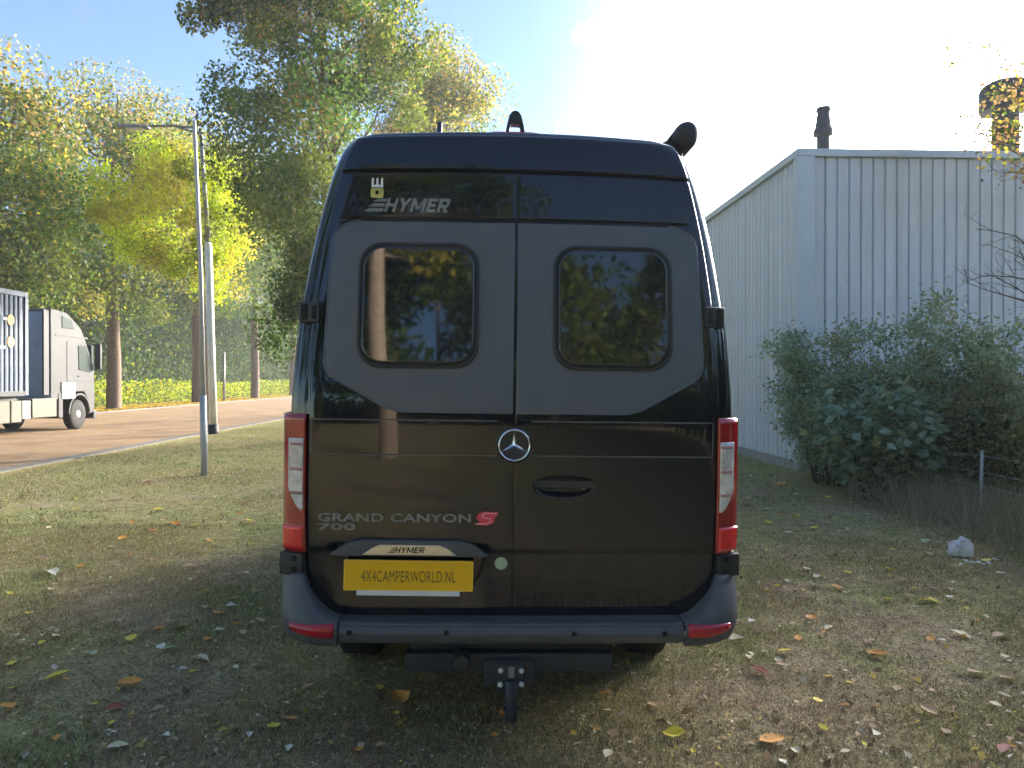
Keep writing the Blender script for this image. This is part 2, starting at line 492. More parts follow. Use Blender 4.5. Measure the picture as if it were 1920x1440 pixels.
def lawn_color(x, y):
    a = fbm(x * 0.45 + 3, y * 0.45, 11, 5)
    b = fbm(x * 1.7, y * 1.7 + 9, 23, 4)
    k = np.clip((a * 0.6 + b * 0.55 - 0.55) * 3.2 + 0.5 + np.clip((y - 6) * 0.07, -0.25, 0.45), 0, 1)[:, None]
    c = BROWN * (1 - k) + GREEN * k
    l = np.clip((fbm(x * 1.6 + 7, y * 1.6, 41, 4) - 0.58) * 5, 0, 0.7)[:, None]
    c = c * (1 - l) + LUSH * l
    # darker brown oval under the van's tail and in front of it
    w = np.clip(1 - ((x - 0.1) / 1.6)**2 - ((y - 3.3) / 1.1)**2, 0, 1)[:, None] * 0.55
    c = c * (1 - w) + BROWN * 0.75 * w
    v = np.clip((-19.6 - x) / 1.0, 0, 1)[:, None] * np.clip((26.0 + x) / 3, 0, 1)[:, None] * 0.75
    return c * (1 - v) + LITTER * v


def ground_h(x, y):
    h = (fbm(x * 0.9, y * 0.9, 5, 3) - 0.5) * 0.045
    m = np.clip((x + 7.8) / 2, 0, 1) * np.clip((5.4 - x) / 1, 0, 1) * np.clip((y - 0.5) / 2, 0, 1) * np.clip((22 - y) / 3, 0, 1)
    return h * m


xs = np.concatenate([[-400, -200, -110, -70, -50, -40, -34, -30], np.arange(-27, -19.5, 0.5), np.arange(-19.5, -9.5, 1.0), np.arange(-9.5, 8, 0.09), [8.5, 10, 13, 18, 26, 40, 70, 120, 220, 400]])
ys = np.concatenate([[-400, -200, -100, -60, -40], np.arange(-30, 0.5, 1.0), np.arange(0.5, 24, 0.11), np.arange(24.4, 60, 1.2), [65, 72, 80, 90, 110, 150, 250, 400]])
XX, YY = np.meshgrid(xs, ys)
xf, yf = XX.ravel(), YY.ravel()
V = np.stack([xf, yf, ground_h(xf, yf)], 1)
nx, ny = len(xs), len(ys)
I = np.arange(nx * ny).reshape(ny, nx)
F = np.stack([I[:-1, :-1].ravel(), I[:-1, 1:].ravel(), I[1:, 1:].ravel(), I[1:, :-1].ravel()], 1)
fc = V[F].mean(1)
gm = np_mesh('lawn', V, F, ground_mat(), lawn_color(fc[:, 0], fc[:, 1]), True)
lawn = tag(link('lawn', gm), kind='structure')

rb = MB()
for y0, y1 in ((-150, 0), (0, 40), (40, 140), (140, 300)):
    rb.add([(ROAD1, y0, 0.008), (ROAD0, y0, 0.008), (ROAD0, y1, 0.008), (ROAD1, y1, 0.008)], [(0, 1, 2, 3)])
road = tag(rb.build('brick_road', road_mat()), kind='structure')
k_me = MB().box(-0.07, 0.07, 0.004, 0.996, -0.1, 0.035).mesh('kerb_stone', M['kerb'])
for i in range(66):
    o = link('kerb_stone', k_me, road, (ROAD0 + 0.08, 8 + i, random.uniform(-0.004, 0.004)))
far_kerb = MB()
for i in range(110):
    far_kerb.box(ROAD1 - 0.16, ROAD1 - 0.02, 20 + i + 0.005, 21 + i - 0.005, -0.1, 0.06)
tag(far_kerb.build('far_kerb_line', M['kerb'], road), kind='stuff')
# darker drain course of bricks along the kerb
dr = MB()
for i in range(60):
    dr.box(ROAD0 - 0.29, ROAD0 - 0.01, 8 + i * 1.0 + 0.004, 9 + i * 1.0 - 0.004, -0.05, 0.014)
tag(dr.build('gutter_course', M['kerb'], road), kind='stuff')

# ------------------------------------------------------------------ the profiled metal hall
BX, BY, BH = 5.72, 13.2, 5.85
hall = empty('metal_hall', 'low grey industrial hall clad in vertical profiled metal sheets, right of the van', 'building', (BX, BY, 0))
MB().box(0.05, 34, 0.05, 45, 0, BH - 0.12).build('wall', M['backmetal'], hall)
MB().box(0.02, 34.02, 0.02, 45.02, 0, 0.22).build('plinth', M['concrete'], hall)
MB().box(-0.06, 34.1, -0.06, 45.1, BH - 0.14, BH).build('roof_edge', M['trim'], hall, bevel=0.01)
MB().box(0.3, 33.8, 0.3, 44.8, BH - 0.13, BH + 0.05).build('roof', M['concrete'], hall)
MB().prism([(-0.055, -0.055), (0.26, -0.055), (0.26, -0.03), (-0.02, -0.03), (-0.02, 0.12), (-0.055, 0.12)], 0.17, BH - 0.142, 'z').build('corner_trim', M['trim'], hall)
pitch = 0.222
pf = MB().prism([(0.0, 0.045), (0.014, 0.012), (0.196, 0.012), (0.210, 0.045)], 0.18, BH - 0.145, 'z').mesh('metal_panel', M['panelmetal'])
for i in range(60):
    o = link('metal_panel', pf, hall, (0.265 + i * pitch, 0.0, 0))
ps = MB().prism([(0.045, 0.0), (0.010, 0.014), (0.010, 0.196), (0.045, 0.210)], 0.18, BH - 0.145, 'z').mesh('metal_panel', M['panelmetal'])
for i in range(120):
    o = link('metal_panel', ps, hall, (0.0, 0.13 + i * pitch, 0))
# roof furniture standing on the hall
ch = empty('flue_pipe', 'slim dark flue pipe with a collar on the near edge of the hall roof', 'chimney', (0, 0, 0))
p = P(1543, 280, 14.6)
MB().lathe([(0.125, -0.1), (0.125, 0.62), (0.185, 0.64), (0.185, 0.74), (0.155, 0.80), (0.12, 1.05), (0.12, 1.12)], 16).build('pipe', M['duct'], ch, smooth=False)
MB().lathe([(0.14, 1.115), (0.145, 1.13), (0.135, 1.18), (0.05, 1.19)], 16).build('cap', M['duct'], ch)
ch.location = (p.x, p.y, BH)
vt = empty('roof_vent', 'big mushroom shaped roof vent behind orange leaves on the hall roof', 'vent')
p = P(1884, 280, 15.5)
MB().lathe([(0.25, -0.1), (0.25, 1.45), (0.26, 1.5)], 24).build('stem', M['duct'], vt, smooth=True)
MB().lathe([(0.27, 1.42), (0.47, 1.44), (0.49, 1.48), (0.49, 1.88), (0.44, 1.98), (0.26, 2.07), (0.05, 2.09)], 28).build('hood', M['duct'], vt, bevel=0.01)
vt.location = (p.x, p.y, BH)

# ------------------------------------------------------------------ the van
van = empty('camper_van', 'black high roof camper van seen from behind, parked on the lawn', 'camper van', (0.118, 3.27, 0), (0, R(0.75), 0))
rz = pchip([(0.40, 0.030), (0.62, 0.020), (0.80, 0.006), (0.95, 0.0), (1.45, 0.0), (1.56, 0.004), (1.8, 0.024), (2.1, 0.056), (2.4, 0.092), (2.6, 0.120), (2.7, 0.142), (2.77, 0.168), (2.81, 0.195)])
wz = pchip([(0.40, 1.0), (0.85, 1.016), (1.2, 1.022), (1.49, 1.022), (1.83, 1.006), (2.126, 0.968), (2.47, 0.905), (2.67, 0.855), (2.76, 0.822), (2.81, 0.786)])
tdz = pchip([(0.4, 0.888), (1.50, 0.888), (1.80, 0.90), (2.1, 0.912), (2.81, 0.92)])


def cornery(t):
    u = np.clip((np.abs(t) - 0.82) / 0.18, 0, 1)
    return 0.125 * (1 - (1 - u**2.4)**(1 / 2.4))


def bumpf(x, z):
    """relief of the doors, positive = towards the viewer"""
    x = np.asarray(x, float); z = np.asarray(z, float)
    o = np.zeros(np.broadcast(x, z).shape)
    o = o + 0.008 * np.clip((z - 2.612) / 0.006, 0, 1)                     # step above the upper crease
    o = o - 0.010 * np.exp(-((z - 2.604) / 0.0045)**2)
    o = o - 0.010 * np.exp(-((z - 2.378) / 0.005)**2) * np.clip((0.80 - np.abs(x)) / 0.05, 0, 1)
    o = o - 0.006 * np.clip((0.905 - z) / 0.02, 0, 1)                      # lower crease
    # number plate recess
    dx = np.clip(1 - (np.abs(x + 0.458) - 0.285) / 0.085, 0, 1); dx = dx * dx * (3 - 2 * dx)
    dz = np.clip((z - 0.640) / 0.27, 0, 1) * np.clip((0.925 - z) / 0.012, 0, 1)
    o = o - 0.040 * dx * dz
    # handle pocket
    e = ((x - 0.225) / 0.118)**2 + ((z - 1.183) / 0.044)**2
    o = o - 0.020 * np.clip(1.25 - e, 0, 1)**0.7
    return o


def surf(x, z, off=0.0):
    """point on the tail surface; off metres towards the viewer"""
    w = wz(z); t = np.clip(np.asarray(x) / w, -1, 1)
    y = rz(z) + 0.022 * t**2 + cornery(t) - off
    zz = z - 0.022 * t**2 * np.clip((z - 2.3) / 0.45, 0, 1)
    return np.stack(np.broadcast_arrays(x, y, zz), -1)


# body shell
levels = [(z, float(wz(z)), float(rz(z)) + 0.020, 1.0) for z in np.concatenate([np.linspace(0.52, 2.66, 36), np.linspace(2.69, 2.81, 7)])]
levels += [(2.822, .755, .225, 1), (2.836, .70, .27, 1), (2.848, .61, .34, 1), (2.857, .50, .44, .8), (2.863, .34, .6, .6), (2.866, .15, .8, .3), (2.867, .02, .95, .1)]
YB = 4.7
tq = np.concatenate([np.linspace(-1, -0.8, 14), np.linspace(-0.75, 0.75, 13), np.linspace(0.8, 1, 14)])
rows = []
for (z, w, r, cc) in levels:
    ringp = []
    front_y = YB if z < 2.812 else YB
    for yy in (front_y, 3.0, 1.2, 0.45 + (0 if z < 2.812 else r)):
        ringp.append((-w, yy, z - 0.022 * min(1, max(0, (z - 2.3) / 0.45))))
    for t in tq:
        k = min(1, max(0, (z - 2.3) / 0.45)) if z < 2.812 else 1
        ringp.append((w * t, r + 0.022 * t * t + float(cornery(t)) * cc, z - 0.022 * t * t * k))
    for yy in (0.45 + (0 if z < 2.812 else r), 1.2, 3.0, front_y):
        ringp.append((w, yy, z - 0.022 * min(1, max(0, (z - 2.3) / 0.45))))
    rows.append(ringp)
b = MB(); n = len(rows[0])
vs = [q for r_ in rows for q in r_]
fs = [(i * n + k, i * n + k + 1, (i + 1) * n + k + 1, (i + 1) * n + k) for i in range(len(rows) - 1) for k in range(n - 1)]
fs.append(tuple((len(rows) - 1) * n + k for k in range(n)))
fs.append(tuple(k for k in range(n - 1, -1, -1)))
b.add(vs, fs)
# cab and bonnet: cross sections shrinking forwards
sec_z = np.array([z for (z, w, r, c) in levels]); sec_w = np.array([w for (z, w, r, c) in levels])
secs = []
for (y, zt, wf) in ((4.7, 2.867, 1.0), (5.0, 2.74, 0.985), (5.35, 2.45, 0.95), (5.8, 1.75, 0.93), (5.95, 1.42, 0.93), (6.5, 1.28, 0.90), (6.85, 1.10, 0.84), (6.98, 0.80, 0.78)):
    zz = 0.52 + (sec_z - 0.52) * (zt - 0.52) / (2.867 - 0.52)
    secs.append([(-w_ * wf, y, z_) for w_, z_ in zip(sec_w, zz)] + [(w_ * wf, y, z_) for w_, z_ in zip(sec_w[::-1], zz[::-1])])
n2 = len(secs[0])
b.add([q for s_ in secs for q in s_], [(i * n2 + k, i * n2 + (k + 1) % n2, (i + 1) * n2 + (k + 1) % n2, (i + 1) * n2 + k) for i in range(len(secs) - 1) for k in range(n2)] + [tuple((len(secs) - 1) * n2 + k for k in range(n2))])
b.build('body', M['paint'], van, smooth=True)


def grid_patch(xfun0, xfun1, zs, nx_, off, relief=True, rim=0.03, edge=0.004):
    """patch of the tail between x0(z) and x1(z) with rolled edges that go back to the shell"""
    P_ = []
    zs = list(zs)
    zz = [zs[0], zs[0]] + zs + [zs[-1], zs[-1]]
    so = [-rim, -0.25 * edge] + [0.0] * len(zs) + [-0.25 * edge, -rim]
    for zi, (z, ro) in enumerate(zip(zz, so)):
        z_in = z
        if zi >= 2 and z == zs[0] and zi == 2: z_in = z + edge
        if zi == len(zz) - 3: z_in = z - edge
        x0, x1 = float(xfun0(z)), float(xfun1(z))
        xx = [x0, x0] + list(np.linspace(x0 + edge, x1 - edge, nx_)) + [x1, x1]
        ox = [-rim, -0.25 * edge] + [0.0] * nx_ + [-0.25 * edge, -rim]
        row = []
        for x, o2 in zip(xx, ox):
            rel = float(bumpf(x, z_in)) if relief else 0
            row.append(tuple(surf(x, z_in, off + rel + min(ro, o2))))
        P_.append(row)
    m_ = len(P_[0])
    b_ = MB()
    b_.add([q for r_ in P_ for q in r_], [(i * m_ + k, i * m_ + k + 1, (i + 1) * m_ + k + 1, (i + 1) * m_ + k) for i in range(len(P_) - 1) for k in range(m_ - 1)])
    return b_


def autosmooth(o, deg=40):
    md = o.modifiers.new('wn', 'WEIGHTED_NORMAL'); md.keep_sharp = True
    me = o.data
    me.shade_auto = None if False else None


zdoor = sorted(set(np.round(np.concatenate([np.linspace(0.575, 2.79, 156), np.linspace(2.36, 2.40, 14), np.linspace(2.585, 2.625, 18), np.linspace(0.63, 0.94, 40), np.linspace(1.12, 1.25, 24)]), 4)))
door_l = grid_patch(lambda z: -tdz(z) * wz(z), lambda z: -0.0035, zdoor, 84, 0.004).build('rear_door', M['paint'], van, smooth=True)
tag(door_l, 'left rear door carrying the number plate')
door_r = grid_patch(lambda z: 0.0035, lambda z: tdz(z) * wz(z), zdoor, 84, 0.004).build('rear_door', M['paint'], van, smooth=True)
tag(door_r, 'right rear door with the handle')
MB().box(-0.78, 0.78, 0.20, 0.22, 0.6, 2.6).build('door_seal', M['seam'], van)


# matt film panels
def film_x(z):
    if z > 2.26: 
        u = (z - 2.26) / 0.104
        return 0.70 + 0.125 * math.sqrt(max(0, 1 - u * u))
    if z > 1.72: return 0.825 + (2.26 - z) / 0.54 * 0.020
    if z > 1.66: return 0.845 - 0.03 * ((1.72 - z) / 0.06)**1.6
    if z > 1.525: return 0.815 - (1.66 - z) / 0.135 * 0.245
    return 0.57 - 0.06 * ((1.525 - z) / 0.017)**0.8


zf = np.concatenate([[1.508, 1.512, 1.518], np.linspace(1.525, 1.66, 10), np.linspace(1.68, 2.25, 24), 2.26 + 0.104 * np.sin(np.linspace(0, math.pi / 2, 12))])
for sgn, d in ((-1, door_l), (1, door_r)):
    if sgn < 0: g = grid_patch(lambda z: -film_x(z), lambda z: -0.0075, zf, 30, 0.0075, False, 0.012, 0.002)
    else: g = grid_patch(lambda z: 0.0075, lambda z: film_x(z), zf, 30, 0.0075, False, 0.012, 0.002)
    o = g.build('film_panel', M['film'], d, smooth=True)
    pts = [tuple(surf(sgn * x_, z_, 0.007)) for x_, z_ in [(0.01, 1.506)] + [(0.25, 1.506), (0.45, 1.506)] + [(film_x(z_) + 0.002, z_) for z_ in zf[0:]]]
    MB().tube(pts, 0.0048, 6).build('panel_edge', M['film'], d, smooth=True)


def rrect(cx, cz, hw, hh, r, n=7):
    out = []
    for (sx, sz, a0) in ((1, -1, -90), (1, 1, 0), (-1, 1, 90), (-1, -1, 180)):
        for k in range(n):
            a = R(a0 + 90 * k / (n - 1)); out.append((cx + sx * (hw - r) + r * math.cos(a), cz + sz * (hh - r) + r * math.sin(a)))
    return out


def ring_loft(cx, cz, spec):
    """nested rounded rectangles on the tail surface: spec of (half w, half h, radius, offset); capped at the end"""
    b_ = MB(); rings = []
    for (hw, hh, r_, off) in spec:
        # the window unit is flat: take depth linearly between bottom and top of the opening
        z0, z1 = cz - 0.28, cz + 0.28
        y0, y1 = float(surf(cx, z0)[1]), float(surf(cx, z1)[1])
        xs0, xs1 = float(surf(cx - 0.2, cz)[1]), float(surf(cx + 0.2, cz)[1])
        rings.append([(x, y0 + (y1 - y0) * (z - z0) / (z1 - z0) + (xs1 - xs0) * (x - cx) / 0.4 - off, z) for x, z in rrect(cx, cz, hw, hh, r_)])
    n_ = len(rings[0])
    b_.add([q for r_ in rings for q in r_], [(i * n_ + k, i * n_ + (k + 1) % n_, (i + 1) * n_ + (k + 1) % n_, (i + 1) * n_ + k) for i in range(len(rings) - 1) for k in range(n_)] + [tuple((len(rings) - 1) * n_ + k for k in range(n_))])
    return b_


for sgn, d in ((-1, door_l), (1, door_r)):
    cx, cz = sgn * 0.434 + (0.004 if sgn > 0 else 0), 1.983
    fr = ring_loft(cx, cz, [(0.270, 0.283, 0.105, -0.005), (0.270, 0.283, 0.105, 0.014), (0.266, 0.279, 0.102, 0.018), (0.258, 0.271, 0.096, 0.018), (0.254, 0.267, 0.093, 0.014), (0.250, 0.263, 0.09, 0.012)])
    f_o = fr.build('window_frame', M['plastic'], d, smooth=False, bevel=0.002)
    pn = ring_loft(cx, cz, [(0.247, 0.260, 0.088, 0.010), (0.247, 0.260, 0.088, 0.022), (0.243, 0.256, 0.085, 0.0255), (0.238, 0.251, 0.081, 0.0265)])
    pn.build('window_pane', M['glass'], d, bevel=0.001)


def ribbon(pts, w, off, closed=False):
    """flat strip of width w following (x, z) points on the tail surface"""
    b_ = MB(); L = []
    pts2 = []
    for i in range(len(pts) - 1):
        a, c = pts[i], pts[i + 1]; k = max(1, int(math.hypot(c[0] - a[0], c[1] - a[1]) / 0.03))
        for j in range(k): pts2.append((a[0] + (c[0] - a[0]) * j / k, a[1] + (c[1] - a[1]) * j / k))
    pts2.append(pts[-1])
    for i, (x, z) in enumerate(pts2):
        a = pts2[max(i - 1, 0)]; c = pts2[min(i + 1, len(pts2) - 1)]
        tx, tz = c[0] - a[0], c[1] - a[1]; l = math.hypot(tx, tz) or 1
        nx_, nz_ = -tz / l * w / 2, tx / l * w / 2
        L += [tuple(surf(x + nx_, z + nz_, off)), tuple(surf(x - nx_, z - nz_, off))]
    b_.add(L, [(2 * i, 2 * i + 1, 2 * i + 3, 2 * i + 2) for i in range(len(pts2) - 1)])
    return b_


for sgn, d in ((-1, door_l), (1, door_r)):
    e = 0.893 if sgn > 0 else 0.895
    ribbon([(sgn * 0.075, 1.471), (sgn * e, 1.471), (sgn * e, 1.318), (sgn * 0.075, 1.318)], 0.0055, 0.0065).build('pinstripe', M['pin'], d)

# star emblem on the seam
em = MB().lathe([(0.080, 0.02), (0.082, 0.0), (0.082, -0.006), (0.078, -0.010), (0.055, -0.008), (0.02, -0.006)], 40, 'y', (0, -0.004, 1.366)).build('emblem', M['plastic'], van, bevel=0.001)
tr = MB()
nn, mm_ = 48, 8
vs = []; fs = []
for i in range(nn):
    a = 2 * math.pi * i / nn
    for j in range(mm_):
        c = 2 * math.pi * j / mm_; r_ = 0.0675 + 0.0052 * math.cos(c)
        vs.append((r_ * math.cos(a), -0.016 + 0.006 * math.sin(c), 1.366 + r_ * math.sin(a)))
for i in range(nn):
    for j in range(mm_):
        fs.append((i * mm_ + j, ((i + 1) % nn) * mm_ + j, ((i + 1) % nn) * mm_ + (j + 1) % mm_, i * mm_ + (j + 1) % mm_))
tr.add(vs, fs)
for a in (90, 210, 330):
    ca, sa = math.cos(R(a)), math.sin(R(a))
    px_, pz_ = -sa, ca
    tip = (0.066 * ca, -0.018, 1.366 + 0.066 * sa)
    c0 = (0, -0.026, 1.366)
    w0 = 0.011
    l_ = (px_ * w0 + ca * 0.006, -0.014, 1.366 + pz_ * w0 + sa * 0.006); r2 = (-px_ * w0 + ca * 0.006, -0.014, 1.366 - pz_ * w0 + sa * 0.006)
    tl = (tip[0] + px_ * 0.0025, -0.014, tip[2] + pz_ * 0.0025); t2 = (tip[0] - px_ * 0.0025, -0.014, tip[2] - pz_ * 0.0025)
    tr.add([c0, l_, tl, tip, t2, r2], [(0, 1, 2, 3), (0, 3, 4, 5)])
tr.build('star', M['chrome'], em, smooth=False)

# door handle
hd = MB()
hd.prism(rrect(0.222, 1.196, 0.132, 0.015, 0.012, 5), -0.026, -0.006)
hd.build('handle', M['plastic'], door_r, bevel=0.004)

# number plate group
K = 0.002345
tilt = R(0.55)
plate = MB().prism(rrect(0, 0, 0.283, 0.067, 0.006, 4), -0.004, 0.004).build('number_plate', M['yellow'], door_l, (-0.457, -0.014, 0.789), (0, tilt, 0))
text('plate_text', '4X4CAMPERWORLD.NL', 0.072, M['print'], plate, (0, -0.0045, -0.028), ext=0.0006, sx=0.50, off=0.0, align='CENTER', space=1.10)
rimb = MB()
ro_, ri_ = rrect(0, 0, 0.281, 0.065, 0.005, 4), rrect(0, 0, 0.277, 0.061, 0.004, 4)
m_ = len(ro_)
rimb.add([(x, -0.0048, z) for x, z in ro_] + [(x, -0.0048, z) for x, z in ri_], [(i, (i + 1) % m_, (i + 1) % m_ + m_, i + m_) for i in range(m_)])
rimb.build('plate_border', mat('plate_edge', (0.98, 0.62, 0.08), 0.4, vary=0.05), plate)
ph = MB().box(-0.225, 0.225, -0.007, 0.006, -0.087, -0.066).build('plate_strip', M['white'], door_l, (-0.457, -0.014, 0.789), (0, tilt, 0))
# arch over the plate
arch = [(-0.345, -0.032), (-0.27, 0.020), (-0.22, 0.033), (0.22, 0.033), (0.275, 0.020), (0.345, -0.032), (0.32, -0.036), (-0.32, -0.036)]
ab = MB().prism(arch, -0.028, 0.02).build('plate_arch', M['bumper'], door_l, (-0.455, 0.0, 0.911), (0, tilt * 0.8, 0), bevel=0.004)
chrome = [(-0.205, -0.026), (-0.16, 0.005), (-0.13, 0.018), (0.13, 0.018), (0.165, 0.004), (0.205, -0.026)]
cb = MB().prism(chrome, -0.005, 0.004).build('chrome_bar', M['satin'], door_l, (-0.453, -0.0302, 0.909), (0, tilt * 0.8, 0), bevel=0.002)


def hymer(parent, x, y, z, h, m_main, ry=0.0, total=None):
    """three speed bars and the slanted word"""
    g = MB()
    sh = 0.32
    for k, zz in enumerate((0.0, 0.36, 0.72)):
        z0 = zz * h; z1 = (zz + 0.24) * h
        x0 = -0.62 * h + zz * 0.55 * h; x1 = 0.72 * h
        g.add([(x0 + z0 * sh, 0, z0), (x1 + z0 * sh, 0, z0), (x1 + z1 * sh, 0, z1), (x0 + z1 * sh + 0.02, 0, z1)], [(0, 1, 2, 3)])
    e = MB(); e.v = g.v; e.f = g.f
    o = e.build('logo_bars', m_main, parent, (x, y, z), (0, ry, 0))
    k = 0.24                                     # stroke width of the slanted block capitals
    glyphs = {'H': (0.86, [[(0, 0), (k, 0), (k, 1), (0, 1)], [(.62, 0), (.62 + k, 0), (.62 + k, 1), (.62, 1)], [(k, .39), (.62, .39), (.62, .61), (k, .61)]]),
              'Y': (0.86, [[(.31, 0), (.31 + k, 0), (.31 + k, .48), (.31, .48)], [(.31, .42), (.31 + k * .8, .52), (k * 1.05, 1), (-.04, 1)], [(.34, .46), (.31 + k, .42), (.92, 1), (.64, 1)]]),
              'M': (1.12, [[(0, 0), (k, 0), (k, 1), (0, 1)], [(.88, 0), (.88 + k, 0), (.88 + k, 1), (.88, 1)], [(k, .62), (.45, .18), (.56, .34), (k, 1)], [(.88, .62), (.67, .18), (.56, .34), (.88, 1)], [(.45, .18), (.67, .18), (.56, .34)]]),
              'E': (0.74, [[(0, 0), (k, 0), (k, 1), (0, 1)], [(k, 0), (.72, 0), (.72, .22), (k, .22)], [(k, .39), (.66, .39), (.66, .61), (k, .61)], [(k, .78), (.72, .78), (.72, 1), (k, 1)]]),
              'R': (0.84, [[(0, 0), (k, 0), (k, 1), (0, 1)], [(k, .8), (.70, .8), (.82, .92), (.72, 1), (k, 1)], [(.60, .52), (.82, .5), (.82, .92), (.60, .8)], [(k, .36), (.72, .36), (.82, .5), (.60, .56), (k, .56)], [(.36, .36), (.60, 0), (.86, 0), (.60, .36)]])}
    w3 = MB(); cx_ = 0.0
    for ch in 'HYMER':
        adv, polys = glyphs[ch]
        for pl in polys:
            w3.add([((cx_ + a) * h + b2 * h * 0.32, 0, b2 * h) for a, b2 in pl], [tuple(range(len(pl)))])
        cx_ += adv + 0.13
    t = w3.build('logo_text', m_main, parent, (x + 0.80 * h, y, z), (0, ry, 0))
    w = max(v.co.x for v in t.data.vertices) - min(v.co.x for v in t.data.vertices)
    if total: t.scale = ((total - 1.3 * h) / w, 1, 1)
    return o, t


hymer(cb, -0.085, -0.0058, -0.016, 0.025, M['seam'], 0.0, 0.165)

# decals on the doors
def drape(o, x0, z0, sx, tilt_, off):
    """lay a flat text / shape mesh (x, y[, z]) onto the tail surface"""
    me = o.data
    horizontal = max(abs(v.co.z) for v in me.vertices) < 0.005
    for v in me.vertices:
        a, b_, h_ = (v.co.x, v.co.y, v.co.z) if horizontal else (v.co.x, v.co.z, v.co.y)
        X = x0 + a * sx; Z = z0 + b_ - a * sx * tilt_
        q = surf(X, Z, off + float(bumpf(X, Z)) + (h_ if horizontal else 0))
        v.co = Vector((X, float(q[1]), Z))
    o.location = (0, 0, 0); o.rotation_euler = (0, 0, 0); o.scale = (1, 1, 1)


bars, word = hymer(door_l, 0, 0, 0, 0.064, M['decal'])
ww = max(v.co.x for v in word.data.vertices) - min(v.co.x for v in word.data.vertices)
drape(bars, -0.652, 2.408, 1, 0.0, 0.0058)
drape(word, -0.652 + 0.80 * 0.064, 2.408, (0.385 - 1.3 * 0.064) / ww, 0.0, 0.0055)
lean = math.atan2(float(rz(2.50)) - float(rz(2.38)), 0.12)
cr_ = MB()
for k in range(3):
    x0 = -0.026 + k * 0.0205
    cr_.add([(x0, 0, 0.030), (x0 + 0.011, 0, 0.030), (x0 + 0.010, 0, 0.062), (x0 + 0.001, 0, 0.062)], [(0, 1, 2, 3)])
cr_.add([(-0.026, 0, 0.018), (0.027, 0, 0.018), (0.027, 0, 0.030), (-0.026, 0, 0.030)], [(0, 1, 2, 3)])
emy = float(surf(-0.63, 2.48, 0.010)[1]) - 0.006
cr_.build('sticker_crown', M['white'], door_l, (-0.632, emy + 0.002, 2.500), (-lean, 0, 0))
g = MB()
o1, o2 = rrect(0, 0, 0.029, 0.023, 0.008, 4), rrect(0, 0.002, 0.008, 0.009, 0.004, 4)
m_ = len(o1)
g.add([(x, 0, z) for x, z in o1] + [(x, 0, z) for x, z in o2], [(i, (i + 1) % m_, (i + 1) % m_ + m_, i + m_) for i in range(m_)])
g.build('sticker_ring', M['gold'], door_l, (-0.632, emy + 0.004, 2.492), (-lean, 0, 0))

wt = text('model_text', 'GRAND CANYON', 0.050, M['decal_dark'], door_l, (0, 0, 0), ext=0.0004, off=0.0012, space=1.05)
w_ = max(v.co.x for v in wt.data.vertices) - min(v.co.x for v in wt.data.vertices)
drape(wt, -0.862, 1.022, 0.672 / w_, -0.002, 0.0052)
w7 = text('model_text', '700', 0.040, M['decal_dark'], door_l, (0, 0, 0), ext=0.0004, off=0.001, space=1.05)
w_ = max(v.co.x for v in w7.data.vertices) - min(v.co.x for v in w7.data.vertices)
drape(w7, -0.862, 0.984, 0.165 / w_, -0.002, 0.0052)
# red slanted badge
sb = MB()
sb.add([(x, 0, z) for x, z in [(-0.052, -0.026), (0.006, -0.031), (0.034, -0.022), (0.043, 0.004), (0.060, 0.028), (-0.006, 0.031), (-0.030, 0.022), (-0.040, 0.0), (-0.024, -0.016)]], [tuple(range(9))])
sbo = sb.build('badge', M['pink'], door_l, (-0.124, -0.0085, 1.040))
s2 = MB()
for pl in ([(0.050, 0.022), (0.0, 0.024), (-0.018, 0.012), (-0.004, 0.003), (0.022, 0.0)], [(0.022, 0.0), (0.024, -0.014), (0.0, -0.023), (-0.044, -0.022)]):
    for a_, c_ in zip(pl[:-1], pl[1:]):
        l_ = math.hypot(c_[0] - a_[0], c_[1] - a_[1]); nx_, nz_ = -(c_[1] - a_[1]) / l_ * 0.0022, (c_[0] - a_[0]) / l_ * 0.0022
        s2.add([(a_[0] + nx_, 0, a_[1] + nz_), (c_[0] + nx_, 0, c_[1] + nz_), (c_[0] - nx_, 0, c_[1] - nz_), (a_[0] - nx_, 0, a_[1] - nz_)], [(0, 1, 2, 3)])
s2.build('badge_letter', mat('badge_pink', (0.9, 0.45, 0.45), 0.4, vary=0.05), door_l, (-0.124, -0.0105, 1.040))
MB().lathe([(0.028, 0.0), (0.028, -0.001), (0.026, -0.0015)], 24, 'y').build('round_sticker', M['green_sticker'], door_l, (-0.052, -0.0055, 0.842))


